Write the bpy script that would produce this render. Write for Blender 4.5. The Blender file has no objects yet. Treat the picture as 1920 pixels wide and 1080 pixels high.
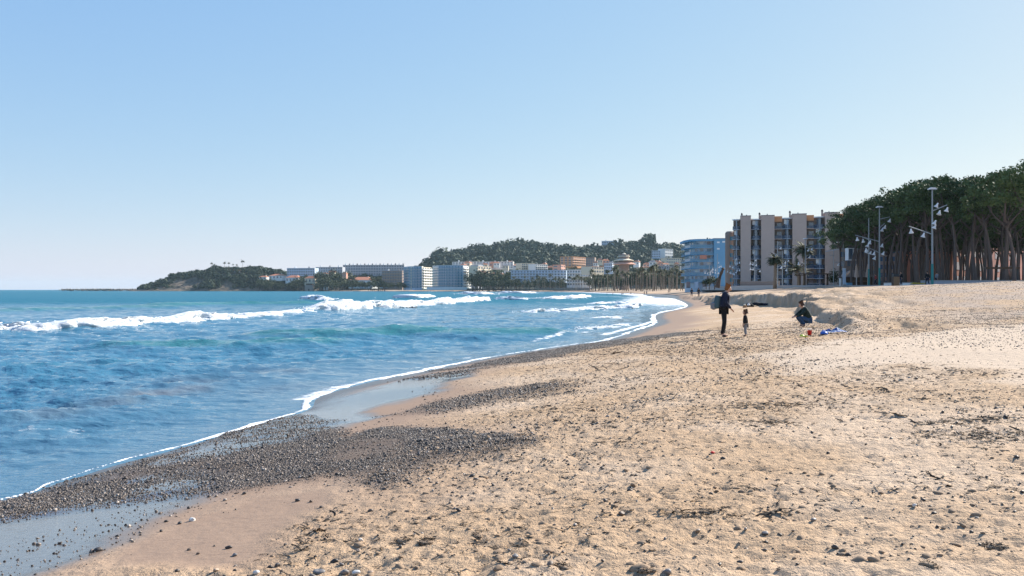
import bpy, bmesh, math, random
import numpy as np
from mathutils import Vector, Matrix

S = bpy.context.scene
COL = S.collection
R = math.radians
PI = math.pi
rng = np.random.default_rng(7)
random.seed(7)

# ------------------------------------------------------------------ camera, sky, sun, exposure
HC = 2.4            # camera height over the sea, metres
FPX = 1600.0        # focal length in photo pixels (30 mm lens)
HOR = 543.0         # photo row of the horizon
cd = bpy.data.cameras.new('camera')
cd.lens = 30.0
cd.sensor_width = 36.0
cd.shift_y = 3.0 / 1920
cd.clip_start = 0.1
cd.clip_end = 60000
cam = bpy.data.objects.new('camera', cd)
COL.objects.link(cam)
cam.location = (0, 0, HC)
cam.rotation_euler = (R(90), 0, 0)
S.camera = cam

SUN_EL, SUN_AZ = 32.0, 52.0      # azimuth clockwise from +Y (straight ahead)
w = bpy.data.worlds.new('World')
S.world = w
w.use_nodes = True
nt = w.node_tree
nt.nodes.clear()
sky = nt.nodes.new('ShaderNodeTexSky')
sky.sky_type = 'NISHITA'
sky.sun_disc = False
sky.sun_elevation = R(SUN_EL)
sky.sun_rotation = R(SUN_AZ)
sky.air_density = 1.0
sky.dust_density = 0.3
sky.ozone_density = 4.0
bg = nt.nodes.new('ShaderNodeBackground')
bg.inputs['Strength'].default_value = 0.14
wo = nt.nodes.new('ShaderNodeOutputWorld')
# the camera's soft tone curve on the bright sky, one exponent per channel
sp = nt.nodes.new('ShaderNodeSeparateColor'); cb = nt.nodes.new('ShaderNodeCombineColor')
nt.links.new(sky.outputs[0], sp.inputs[0])
for i_, (ex, gn) in enumerate(((0.70, 0.80), (0.47, 1.15), (0.13, 2.34))):
    pw = nt.nodes.new('ShaderNodeMath'); pw.operation = 'POWER'; pw.inputs[1].default_value = ex
    ml = nt.nodes.new('ShaderNodeMath'); ml.operation = 'MULTIPLY'; ml.inputs[1].default_value = gn
    nt.links.new(sp.outputs[i_], pw.inputs[0]); nt.links.new(pw.outputs[0], ml.inputs[0]); nt.links.new(ml.outputs[0], cb.inputs[i_])
nt.links.new(cb.outputs[0], bg.inputs[0])
nt.links.new(bg.outputs[0], wo.inputs[0])

sl = bpy.data.lights.new('sun', 'SUN')
sl.energy = 5.0
sl.angle = R(0.53)
sl.color = (1.0, 0.93, 0.83)
so = bpy.data.objects.new('sun', sl)
COL.objects.link(so)
sv = Vector((math.sin(R(SUN_AZ)) * math.cos(R(SUN_EL)), math.cos(R(SUN_AZ)) * math.cos(R(SUN_EL)), math.sin(R(SUN_EL))))
so.rotation_euler = sv.to_track_quat('Z', 'Y').to_euler()
so.location = (60, 40, 60)
S.view_settings.view_transform = 'Standard'
S.view_settings.look = 'None'
S.view_settings.gamma = 1.0
S.view_settings.use_curve_mapping = False
S.view_settings.exposure = 1.1
try:
    S.cycles.max_bounces = 6
    S.cycles.transparent_max_bounces = 6
except Exception:
    pass

# ------------------------------------------------------------------ helpers
def unproj(px, py, d=None, z=None):
    """photo pixel -> world point at depth d, or on height z"""
    if d is None:
        d = (HC - z) * FPX / (py - HOR)
    return Vector(((px - 960.0) / FPX * d, d, HC + (HOR - py) / FPX * d))

_tab = np.random.default_rng(3).random((256, 256))
def vn(x, y, k=0):
    xi = np.floor(x).astype(int); yi = np.floor(y).astype(int)
    fx = x - xi; fy = y - yi
    fx = fx * fx * (3 - 2 * fx); fy = fy * fy * (3 - 2 * fy)
    xi = xi + 37 * k; yi = yi + 91 * k
    a = _tab[xi & 255, yi & 255]; b = _tab[(xi + 1) & 255, yi & 255]
    c = _tab[xi & 255, (yi + 1) & 255]; d = _tab[(xi + 1) & 255, (yi + 1) & 255]
    return (a * (1 - fx) + b * fx) * (1 - fy) + (c * (1 - fx) + d * fx) * fy
def fbm(x, y, o=4, k=0):
    t = 0; a = 0.5; n = 0
    for i in range(o):
        t = t + a * vn(x * 2 ** i + 11.3 * i, y * 2 ** i + 7.7 * i, k + i); n += a; a *= .5
    return t / n
def sstep(a, b, x):
    t = np.clip((x - a) / (b - a), 0, 1)
    return t * t * (3 - 2 * t)
def catmull(pts, n=8):
    p = np.array(pts, float)
    p = np.vstack([2 * p[0] - p[1], p, 2 * p[-1] - p[-2]])
    out = []
    for i in range(1, len(p) - 2):
        for j in range(n):
            t = j / n
            out.append(.5 * ((2 * p[i]) + (-p[i-1] + p[i+1]) * t + (2*p[i-1] - 5*p[i] + 4*p[i+1] - p[i+2]) * t*t + (-p[i-1] + 3*p[i] - 3*p[i+1] + p[i+2]) * t**3))
    out.append(p[-2])
    return np.array(out)
def pdist(x, y, line):
    best = np.full(x.shape, 1e9)
    for i in range(len(line) - 1):
        ax, ay = line[i][:2]; bx, by = line[i+1][:2]
        dx, dy = bx - ax, by - ay
        L = dx*dx + dy*dy + 1e-12
        t = np.clip(((x-ax)*dx + (y-ay)*dy) / L, 0, 1)
        best = np.minimum(best, (x-ax-t*dx)**2 + (y-ay-t*dy)**2)
    return np.sqrt(best)
def inside(x, y, poly):
    c = np.zeros(x.shape, bool)
    n = len(poly)
    for i in range(n):
        x1, y1 = poly[i][:2]; x2, y2 = poly[(i+1) % n][:2]
        if y1 == y2: continue
        cond = ((y1 > y) != (y2 > y)) & (x < (x2-x1) * (y-y1) / (y2-y1) + x1)
        c ^= cond
    return c
def sdist(x, y, line, poly):
    d = pdist(x, y, line)
    return np.where(inside(x, y, poly), d, -d)

def new_mesh(name, V, F, smooth=True):
    me = bpy.data.meshes.new(name)
    V = np.asarray(V, np.float32); F = np.asarray(F, np.int32)
    me.vertices.add(len(V)); me.vertices.foreach_set('co', V.ravel())
    k = F.shape[1]
    me.loops.add(F.size); me.loops.foreach_set('vertex_index', F.ravel())
    me.polygons.add(len(F)); me.polygons.foreach_set('loop_start', np.arange(0, F.size, k, dtype=np.int32))
    me.polygons.foreach_set('loop_total', np.full(len(F), k, np.int32))
    me.polygons.foreach_set('use_smooth', np.full(len(F), smooth, bool))
    me.update(calc_edges=True)
    return me
def set_attr(me, name, arr):
    a = me.attributes.new(name, 'FLOAT', 'POINT')
    a.data.foreach_set('value', np.asarray(arr, np.float32).ravel())
def grid_faces(n, m):
    i = np.arange(n*m).reshape(n, m)
    return np.stack([i[:-1, :-1], i[:-1, 1:], i[1:, 1:], i[1:, :-1]], -1).reshape(-1, 4)
def compact(V, F, attrs):
    used = np.zeros(len(V), bool); used[F.ravel()] = True
    idx = np.cumsum(used) - 1
    return V[used], idx[F], {k: a[used] for k, a in attrs.items()}
def link(name, me, mat=None, parent=None):
    o = bpy.data.objects.new(name, me); COL.objects.link(o)
    if mat is not None and me is not None:
        if not me.materials: me.materials.append(mat)
    if parent is not None: o.parent = parent
    return o
def tag(o, label=None, cat=None, group=None, kind=None):
    if label: o['label'] = label
    if cat: o['category'] = cat
    if group: o['group'] = group
    if kind: o['kind'] = kind
    return o

class NB:
    """tiny node-building helper"""
    def __init__(s, name):
        s.m = bpy.data.materials.new(name); s.m.use_nodes = True
        s.t = s.m.node_tree; s.t.nodes.clear()
        s.out = s.t.nodes.new('ShaderNodeOutputMaterial')
        s.p = s.t.nodes.new('ShaderNodeBsdfPrincipled')
        s.t.links.new(s.p.outputs[0], s.out.inputs[0])
    def n(s, typ, props=None, **ins):
        nd = s.t.nodes.new(typ)
        for k, v in (props or {}).items(): setattr(nd, k, v)
        for k, v in ins.items():
            key = k.replace('_', ' ')
            sock = nd.inputs[int(k[1:])] if k[0] == 'i' and k[1:].isdigit() else nd.inputs[key]
            s.set(sock, v)
        return nd
    def set(s, sock, v):
        if hasattr(v, 'is_output'): s.t.links.new(v, sock)
        elif hasattr(v, 'outputs'): s.t.links.new(v.outputs[0], sock)
        elif isinstance(v, tuple) and len(v) == 3 and sock.type == 'RGBA': sock.default_value = (*v, 1)
        else: sock.default_value = v
    def pset(s, **k):
        for a, v in k.items(): s.set(s.p.inputs[a.replace('_', ' ')], v)
    def math(s, op, a, b=None, clamp=False):
        nd = s.n('ShaderNodeMath', {'operation': op, 'use_clamp': clamp}, i0=a)
        if b is not None: s.set(nd.inputs[1], b)
        return nd.outputs[0]
    def mix(s, f, a, b, blend='MIX'):
        nd = s.t.nodes.new('ShaderNodeMix'); nd.data_type = 'RGBA'; nd.blend_type = blend
        s.set(nd.inputs['Factor'], f); s.set(nd.inputs[6], a); s.set(nd.inputs[7], b)
        return nd.outputs[2]
    def fmix(s, f, a, b):
        nd = s.t.nodes.new('ShaderNodeMix')
        s.set(nd.inputs['Factor'], f); s.set(nd.inputs[2], a); s.set(nd.inputs[3], b)
        return nd.outputs[0]
    def ramp(s, v, lo, hi):
        return s.n('ShaderNodeMapRange', {'clamp': True, 'interpolation_type': 'SMOOTHSTEP'}, i0=v, i1=lo, i2=hi, i3=0.0, i4=1.0).outputs[0]
    def noise(s, scale, detail=3, rough=.55, vec=None, dist=0.0):
        nd = s.n('ShaderNodeTexNoise', None, Scale=scale, Detail=detail, Roughness=rough, Distortion=dist)
        if vec is not None: s.set(nd.inputs['Vector'], vec)
        return nd.outputs[0]
    def coord(s, which='Object', scale=None):
        c = s.n('ShaderNodeTexCoord').outputs[which]
        if scale is None: return c
        m = s.n('ShaderNodeMapping', None, Vector=c); m.inputs['Scale'].default_value = scale
        return m.outputs[0]
    def attr(s, name):
        return s.n('ShaderNodeAttribute', {'attribute_name': name}).outputs['Fac']
    def bump(s, h, strength=.5, dist=.05, nrm=None):
        b = s.n('ShaderNodeBump', None, Height=h, Strength=strength, Distance=dist)
        if nrm is not None: s.set(b.inputs['Normal'], nrm)
        return b.outputs[0]
def simple(name, col, rough=.7, var=.12, scale=3.0, metal=0.0, spec=.4):
    b = NB(name)
    nz = b.noise(scale, 4, .6, b.coord())
    c = b.mix(nz, tuple(x * (1 - var) for x in col), tuple(min(1, x * (1 + var)) for x in col))
    b.pset(Base_Color=c, Roughness=rough, Metallic=metal)
    b.p.inputs['Specular IOR Level'].default_value = spec
    return b.m

# ------------------------------------------------------------------ coast lines (world metres)
Z0 = 0.10
_shore = [(-160, -120), (-40, -40), (-14, -4), (-9.5, 4), (-6.9, 6.8)]
for p in [(0, 940), (110, 905), (210, 872), (340, 838), (470, 800), (575, 768), (600, 742), (700, 714), (800, 694), (930, 668), (1074, 646), (1140, 637),
          (1198, 618), (1231, 606), (1228, 594), (1240, 586), (1290, 573), (1268, 561), (1250, 555.2), (1200, 551.2), (1140, 549.2), (1080, 547.6), (1000, 546.6)]:
    v = unproj(*p, z=Z0); _shore.append((v.x, v.y))
_shore += [(-30, 1130), (-110, 1200), (-250, 1290), (-420, 1350), (-560, 1385), (-640, 1420), (-660, 1480)]
SHORE = catmull(_shore, 6)
LANDPOLY = np.vstack([SHORE, [(-660, 1900), (-200, 4000), (4000, 4000), (4000, -400), (-160, -400)]])

def shore_s(x, y):
    return sdist(x, y, SHORE, LANDPOLY)

# foot of the eroded sand bank (lower beach | upper beach)
_sc = []
for px, py, z in [(1332, 559, 1.2), (1400, 566, 1.18), (1450, 569, 1.15), (1500, 577, 1.12), (1540, 590, 1.08), (1566, 606, 1.05), (1582, 620, 1.05), (1612, 619, 1.1), (1650, 613, 1.16), (1700, 603, 1.3), (1745, 599, 1.4)]:
    v = unproj(px, py, z=z); _sc.append((v.x, v.y))
_sc = [(48, 420), (44, 260), (37, 170)] + _sc + [(20, 28.5), (30, 26), (120, 20)]
SCARP = catmull(_sc, 5)
SCARPPOLY = np.vstack([SCARP, [(400, 20), (400, 420)]])

def lower_z(s):
    z = np.where(s < 0, Z0 + 0.07 * s, 0)
    z = np.where((s >= 0), np.interp(s, [0, 7, 11, 18, 30, 60, 90], [Z0, .80, 1.0, 1.38, 1.9, 2.75, 2.95]), z)
    return np.maximum(z, -3)
def W(pts, z):
    return np.array([tuple(unproj(a, b, z=z))[:2] for a, b in pts])
# wet sand left by the swash, pebble banks (ground outlines)
WET1 = W([(-400, 1000), (0, 948), (180, 905), (330, 890), (450, 905), (408, 938), (372, 960), (330, 985), (250, 1030), (160, 1082), (40, 1150), (-500, 1300)], .22)
WET2 = W([(540, 775), (620, 745), (740, 712), (850, 697), (905, 696), (872, 718), (790, 752), (700, 783), (650, 806), (560, 842), (400, 872), (300, 880), (250, 875), (400, 822)], .2)
PEB1 = W([(-200, 950), (0, 898), (130, 862), (330, 812), (480, 774), (555, 757), (600, 790), (640, 830), (720, 812), (830, 825), (920, 850), (1000, 880), (960, 915), (840, 905), (770, 930), (730, 955), (680, 945), (640, 912), (480, 920), (380, 922), (200, 926), (60, 940), (-200, 985)], .35)
PEB2 = W([(760, 702), (860, 684), (960, 664), (1080, 646), (1160, 636), (1230, 627), (1330, 628), (1240, 645), (1120, 663), (1000, 680), (880, 697)], .35)
PEB3 = W([(800, 755), (900, 735), (1010, 728), (1060, 745), (960, 762), (860, 765)], .5)
DAMPZ = W([(100, 1120), (240, 1035), (400, 945), (560, 922), (650, 930), (655, 962), (590, 1000), (520, 1045), (450, 1120)], .4)
def soft(x, y, poly, wd):
    d = sdist(x, y, np.vstack([poly, poly[:1]]), poly)
    d = d + (fbm(x * .8, y * .8, 4, 5) - .5) * wd * 3.5
    return sstep(-wd, wd, d)
PROM = np.array([((p - 960) / FPX * d, d) for p, d in [(2600, 84), (1920, 97), (1750, 102), (1655, 124), (1560, 168), (1450, 200), (1380, 226), (1330, 285), (1300, 390), (1560, 430), (2600, 430)]])
def prom_z(y): return 2.92 + .005 * np.clip(y - 100, 0, 100)
def terrain(x, y, detail=True):
    s = shore_s(x, y)
    z = lower_z(s)
    d = y
    n1 = fbm(x * .22, y * .22, 4, 1) - .5
    z = z + n1 * .22 * sstep(3, 12, s)
    sc = np.where((y > -5) & (y < 500), sdist(x, y, SCARP, SCARPPOLY), np.where(y >= 500, 50, -50.))
    # eroded face: gullies and ribs running down the slope
    warp = (fbm(x * .55, y * .16, 4, 9) - .5) * 3.4 + (fbm(x * 1.7, y * .6, 3, 21) - .5) * 1.1
    step = np.interp(y, [20, 26, 30, 36, 45, 60, 80, 130, 200, 420], [0, .06, .28, .95, 1.18, 1.22, 1.18, 1.1, .6, .1]) * (1 - sstep(11.8, 17.6, x) * (1 - sstep(36, 60, y)))
    warp = warp * np.interp(y, [27, 45], [.35, 1])
    tt = sstep(-.12, .52, sc + warp)
    tt2 = sstep(.5, 6.5, sc + warp * 1.3)
    z = z + step * (.84 * tt + .16 * tt2) + (fbm(x * 1.3, y * .35, 4, 30) - .5) * .75 * np.exp(-((sc - 2) / 3.0) ** 2) * (step > 0) * np.clip(step * 2, 0, 1)
    plate = sstep(2, 8, sc)
    wet = np.maximum(soft(x, y, WET1, .28), soft(x, y, WET2, .3))
    film = wet.copy()
    wet = np.maximum(wet, 1 - sstep(.35, 1.15, s + (fbm(x * .4, y * .4, 3, 4) - .5) * .5))
    peb = np.maximum.reduce([soft(x, y, PEB1, .30), soft(x, y, PEB2, .7), soft(x, y, PEB3, .5) * .8])
    dk = np.interp(y, [7, 22], [1.35, 0])
    damp = 1 - sstep(1.9 + dk, 4.3 + dk * 1.2, s + (fbm(x * .3, y * .3, 3, 6) - .5) * 2.2)
    damp = np.maximum(damp, soft(x, y, DAMPZ, .35))
    # wind-blown fine pale sand on the upper beach
    pale = soft(x, y, W([(1400, 650), (1500, 632), (1620, 625), (1780, 612), (1990, 610), (2100, 700), (1900, 690), (1700, 665), (1560, 668)], 1.2), 1.0)
    if detail:
        dry = (1 - wet) * (1 - damp * .85) * sstep(1.5, 5, s)
        calm = 1 - .9 * pale
        l1 = fbm(x * 1.6, y * 2.2, 3, 12)
        l2 = fbm(x * 5.0, y * 7.0, 3, 14)
        l3 = fbm(x * 14.0, y * 18.0, 2, 16)
        foot = -np.clip(l2 - .60, 0, 1) * .20 + np.clip(.38 - l2, 0, 1) * .08      # trodden hollows
        z = z + dry * calm * ((l1 - .5) * .05 + foot * .6 + (l3 - .5) * .036) * (1 - sstep(60, 140, y))
        z = z + peb * (fbm(x * 2.5, y * 2.5, 3, 18) * .05 + .01)
        z = np.where(wet > 0, z * 1.0 - wet * .012, z)
    z = np.where((y > 70) & (y < 450) & inside(x, y, PROM), np.minimum(z, prom_z(y) - .25), z)
    near = (y > 60) & (y < 470)
    if near.any():
        dp = np.full(x.shape, 1e3); dp[near] = pdist(x[near], y[near], PROM[:9])
        z = np.where(near & ~inside(x, y, PROM), np.maximum(z, np.minimum(prom_z(y) - .06 - .034 * dp - .0017 * dp * dp, .1 + .11 * s)), z)
    return z, s, wet, peb, damp, pale, plate, film

# ------------------------------------------------------------------ beach (one ground sheet)
rows = np.concatenate([np.geomspace(1.2, 4, 24, endpoint=False), np.geomspace(4, 40, 440, endpoint=False), np.geomspace(40, 140, 150, endpoint=False),
                       np.geomspace(140, 1600, 120, endpoint=False), np.geomspace(1600, 11000, 12)])
us = np.concatenate([np.linspace(-2.5, -.66, 24, endpoint=False), np.linspace(-.66, .84, 670), np.linspace(.84, 2.5, 34)[1:]])
U, D = np.meshgrid(us, rows)
X = U * D; Y = D
Zt, Ss, wet, peb, damp, pale, plate, film = terrain(X, Y)
far = sstep(400, 1500, Y)
V = np.stack([X, Y, Zt], -1).reshape(-1, 3)
F = grid_faces(*X.shape)
keep = (Ss.ravel()[F].max(1) > np.maximum(-6, -.15 * Y.ravel()[F].max(1) - 2))
V, F, A = compact(V, F[keep], dict(wet=wet.ravel(), pebbly=peb.ravel(), damp=damp.ravel(), pale=pale.ravel(), shore=Ss.ravel(), upper=plate.ravel(), film=film.ravel()))
me = new_mesh('beach', V, F)
for k, a in A.items(): set_attr(me, k, a)

b = NB('beach_sand')
g = b.coord('Object')
wet_a, damp_a, pale_a, up_a, peb_a = (b.attr(k) for k in ('wet', 'damp', 'pale', 'upper', 'pebbly'))
n_big = b.noise(.35, 4, .6, g); n_mid = b.noise(3.0, 5, .65, g); n_fine = b.noise(45, 4, .7, g); n_grain = b.noise(260, 2, .6, g)
dry = b.mix(n_mid, (.375, .257, .162), (.475, .342, .225))
dry = b.mix(b.ramp(n_big, .42, .66), dry, (.50, .38, .275))
dry = b.mix(b.math('MULTIPLY', pale_a, .95), dry, (.53, .42, .32))
dry = b.mix(b.math('MULTIPLY', b.ramp(n_fine, .56, .74), .45), dry, (.20, .13, .085))
grey = b.mix(n_fine, (.16, .13, .115), (.42, .34, .28))
gz = b.math('MULTIPLY', up_a, b.math('MULTIPLY', b.ramp(n_big, .38, .55), b.math('SUBTRACT', 1.0, pale_a)))
dry = b.mix(b.math('MULTIPLY', gz, .7), dry, grey)
dampc = b.mix(n_mid, (.255, .175, .125), (.30, .21, .15))
c = b.mix(damp_a, dry, dampc)
c = b.mix(b.math('MULTIPLY', peb_a, .8), c, b.mix(n_fine, (.05, .04, .036), (.16, .125, .10)))
wetc = b.mix(n_mid, (.065, .05, .042), (.095, .075, .062))
c = b.mix(wet_a, c, wetc)
inland = b.ramp(b.attr('shore'), 62, 85)
c = b.mix(inland, c, b.mix(n_big, (.05, .06, .035), (.12, .115, .09)))
b.pset(Base_Color=c, Roughness=b.fmix(wet_a, b.fmix(damp_a, .92, .6), b.fmix(b.attr('film'), .30, .08)))
b.p.inputs['IOR'].default_value = 1.36
b.set(b.p.inputs['Specular IOR Level'], b.fmix(wet_a, .15, 1.0))
inv = b.math('SUBTRACT', 1.0, b.math('MAXIMUM', wet_a, b.math('MULTIPLY', damp_a, .85)))
hgt = b.math('ADD', b.math('MULTIPLY', b.noise(7, 5, .68, g), 1.0), b.math('MULTIPLY', n_fine, .25))
nrm = b.bump(b.math('MULTIPLY', hgt, inv), 1.0, .07)
nrm = b.bump(b.noise(5, 4, .6, b.coord('Object', (.5, 3, 1))), .22, .03, nrm)
b.pset(Normal=nrm, Coat_Weight=b.math('MULTIPLY', b.attr('film'), .55), Coat_Roughness=.06, Coat_IOR=1.5, Specular_Tint=b.mix(b.attr('film'), (1, 1, 1), (.62, .80, 1.0)))
b.p.inputs['Coat Tint'].default_value = (1, 1, 1, 1)
M_SAND = b.m
tag(link('beach', me, M_SAND), kind='structure', label='peach coloured sandy beach with trodden hollows and wet lower edge')

# ------------------------------------------------------------------ sea
rows = np.concatenate([np.geomspace(4.5, 60, 360, endpoint=False), np.geomspace(60, 260, 170, endpoint=False), np.geomspace(260, 2000, 60, endpoint=False), np.geomspace(2000, 11000, 10)])
us = np.concatenate([np.linspace(-2.6, -.66, 40, endpoint=False), np.linspace(-.66, .30, 560), np.linspace(.30, 1.2, 20)[1:]])
U, D = np.meshgrid(us, rows)
X = U * D; Y = D
Ss = shore_s(X, Y)
def waves(x, y, d):
    """wind waves: many small sine trains heading for the beach"""
    z = np.zeros_like(x); r = np.random.default_rng(11)
    base = math.atan2(-.35, .94)          # travel direction, towards the beach
    for i in range(84):
        lam = .35 * (9 / .35) ** (r.random() ** 1.5)
        a = -PI / 2 + .12 + r.normal(0, .42)
        amp = .0086 * lam ** .44
        ph = r.random() * 6.28
        kx, ky = math.cos(a) * 6.283 / lam, math.sin(a) * 6.283 / lam
        cut = 1 - sstep(.30, .50, d * .0075 / lam)
        q = np.sin(kx * x + ky * y + ph + 1.5 * (fbm(x * .06, y * .06, 2, i % 5) - .5))
        z += amp * cut * (1 - np.abs(q) * 1.4 + .35 * q)
    return z
depthfade = 1 - sstep(-9, -.3, Ss)
wv = waves(X, Y, D) * (.22 + .78 * (1 - sstep(-5, -.2, Ss))) * (1 - sstep(-1.3, -.1, Ss))
# swells that have not broken yet: (pixel path, height)
SWELL = [([(250, 655), (380, 655), (500, 652), (600, 648)], .30), ([(500, 634), (640, 634), (760, 630), (900, 632), (1010, 630)], .34),
         ([(-60, 690), (120, 694), (260, 690)], .16), ([(200, 752), (300, 738), (420, 728)], .13), ([(480, 722), (560, 702), (660, 690)], .12), ([(130, 790), (260, 776)], .10), ([(300, 575), (420, 572), (560, 571)], .5), ([(-100, 590), (100, 583), (300, 578)], .4)]
swell = np.zeros_like(X)
for pts, h in SWELL:
    ln = catmull(W(pts, .05), 6)
    dd = pdist(X, Y, ln)
    wd = 1.1 + .018 * ln[:, 1].mean()
    swell = np.maximum(swell, h * np.exp(-(dd / wd) ** 2) * (.55 + .9 * fbm(X * .15, Y * .15, 3, 3)))
Zs = np.where(Ss < 0, Z0 * np.exp(np.minimum(Ss, 0) / 3.0), Z0 - .25 * Ss) + wv * np.where(Ss > 0, 0, 1) + swell
Zs = Zs - (Y > 1500) * 0.0
# breaking waves: base line in photo pixels with crest height (m)
BREAK = [
 ('long white breaker curling along the nearer bar, closest to the camera', [(-160, 636, .62), (-60, 630, .70), (0, 627, .74), (140, 621, .72), (280, 612, .70), (400, 603, .66), (500, 596, .58), (560, 591, .56), (600, 588, .5), (660, 583, .4)], 3.0, 2.2),
 ('tall tumbling white breaker carrying on behind the long one towards the round hotels', [(520, 595, .30), (560, 591.5, .62), (592, 588.5, .92), (640, 586, 1.05), (700, 582, .95), (760, 578, .86), (840, 571, .9), (885, 567, .95), (912, 564.5, .7)], 3.4, 2.0),
 ('white breaker rolling in front of the shore break, mid way to the far beach', [(965, 589, .2), (1000, 587.5, .42), (1060, 585, .46), (1120, 582, .48), (1165, 580, .60), (1195, 577, .75)], 2.4, 1.6),
 ('small foaming breaker spilling onto the sand beside the pebble bank', [(1050, 627, .06), (1080, 623, .22), (1105, 619, .26), (1140, 615, .20), (1195, 606, .12)], 1.8, 1.1),
 ('narrow white breaker far out in line with the palms', [(995, 562.5, .5), (1030, 562.2, .8), (1070, 560.5, .9), (1098, 557, .7)], 4.0, 2.0),
 ('lone white breaker far out below the headland villas', [(580, 560, .6), (600, 563.5, 1.0), (622, 565.5, .7)], 4.0, 2.0),
 ('lone white breaker far out in front of the round hotels', [(748, 559, .5), (770, 560, 1.1), (798, 558, .8)], 5.0, 2.5),
 ('short white curl of foam on the green swell', [(722, 631.5, .12), (745, 631.5, .30), (770, 630, .32), (796, 625, .30)], 1.3, .7),
 ('thin broken white curl on the swell further from shore', [(572, 637, .08), (600, 637, .20), (628, 634, .15)], 1.0, .5),
 ('far white breaker short of the lone pair of beach walkers', [(945, 561, .4), (965, 563, .8), (990, 563, .6)], 4.0, 2.0),
 ('farthest white breaker below the hotel garden', [(876, 550.5, .8), (893, 552, 1.3), (912, 551.5, .8)], 7.0, 3.0),
 ('farthest white breaker close to the far sand', [(946, 549, .8), (966, 550, 1.2), (1000, 549.5, .8)], 7.0, 3.0),
 ('pale breaker washing over the bar near the shore bend', [(1100, 572, .3), (1150, 570, .5), (1190, 571, .45)], 3.0, 1.5),
 ('low pale roller spreading along the near shore', [(1085, 602, .1), (1120, 600, .26), (1160, 597, .2)], 1.8, 1.0),
]
fm = np.zeros_like(X)
for lab, pts, wd, mir in BREAK:
    ln = catmull([(*tuple(unproj(a, b_, z=0))[:2], h) for a, b_, h in pts], 6)
    dd = pdist(X, Y, ln[:, :2])
    hm = max(p[2] for p in pts)
    ridge = np.zeros_like(X)
    for q0, q1 in zip(pts[:-1], pts[1:]):
        sg = np.array([tuple(unproj(q0[0], q0[1], z=0))[:2], tuple(unproj(q1[0], q1[1], z=0))[:2]])
        ridge = np.maximum(ridge, .34 * (q0[2] + q1[2]) / 2 * np.exp(-(pdist(X, Y, sg) / (wd * 1.1)) ** 2))
    Zs = Zs + ridge
    fm = np.maximum(fm, .47 * np.exp(-(dd / (wd * 3.2)))); fm = np.maximum(fm, np.exp(-(dd / (wd * 1.3))) * (.62 if hm > .3 else .5))
# swash: thin foam line on the sand edge and lace in the shore break
edge_n = (fbm(X * 1.2, Y * 1.2, 4, 8) - .5)
tk = (.045 + .0024 * Y) * (.35 + 1.5 * fbm(X * .28, Y * .28, 3, 47) ** 1.3)
lob = (fbm(X * .35, Y * .35, 3, 43) - .5) * 1.1
sw = np.exp(-((Ss + .10 + .25 * edge_n) / tk) ** 2) * (.56 + .5 * fbm(X * .7, Y * .7, 4, 41)) + np.exp(-((Ss + .55 + lob + .2 * edge_n) / (tk * 2.2)) ** 2) * .46 * fbm(X * .4, Y * .4, 3, 45) * 1.6
sw2 = sstep(-.6, 0, Ss) * .48 * (Y < 40)
zone = sstep(-26, -3, Ss) * sstep(34, 80, Y) * .50 + sstep(-70, -8, Ss) * sstep(90, 170, Y) * .25
for pts, k, wd in [([(560, 752), (640, 728), (740, 708), (830, 690)], .62, .5), ([(60, 815), (110, 808), (150, 822)], .52, .5), ([(180, 825), (300, 800), (420, 790)], .42, .5), ([(0, 855), (60, 845)], .48, .3), ([(350, 651), (400, 650)], .52, .5),
                   ([(1000, 640), (1060, 631), (1110, 624)], .62, .5), ([(1130, 630), (1200, 612), (1222, 605)], .7, .5), ([(1000, 566), (1120, 574), (1200, 582), (1260, 578)], .55, 3.5), ([(1050, 553), (1150, 556), (1230, 560)], .6, 6.)]:
    fm = np.maximum(fm, k * np.exp(-(pdist(X, Y, W(pts, .05)) / wd) ** 2))
fm = np.maximum.reduce([fm, sw, sw2, zone])
V = np.stack([X, Y, Zs], -1).reshape(-1, 3)
F = grid_faces(*X.shape)
keep = (Ss.ravel()[F].min(1) < 1.2)
shal = sstep(-6, -.3, Ss + (fbm(X * .12, Y * .12, 3, 2) - .5) * 9)
turq = sstep(70, 170, Y)
sand_up = np.zeros_like(X)
for pts, k, wd in [([(270, 752), (310, 744), (360, 738)], .9, .55), ([(160, 772), (240, 765)], .6, .5), ([(480, 705), (560, 704)], .5, .6), ([(330, 725), (380, 724)], .6, .5), ([(480, 740), (520, 735), (600, 725)], .35, .6), ([(90, 795), (140, 785)], .5, .5)]:
    sand_up = np.maximum(sand_up, k * np.exp(-(pdist(X, Y, W(pts, .05)) / wd) ** 2) * (.4 + 1.2 * fbm(X * 1.3, Y * 1.3, 3, 7)))
V, F, A = compact(V, F[keep], dict(foam=fm.ravel(), shallow=shal.ravel(), offshore=turq.ravel(), silt=sand_up.ravel(), swell=(swell / .35).ravel()))
me = new_mesh('sea', V, F)
for k, a in A.items(): set_attr(me, k, a)

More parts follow.
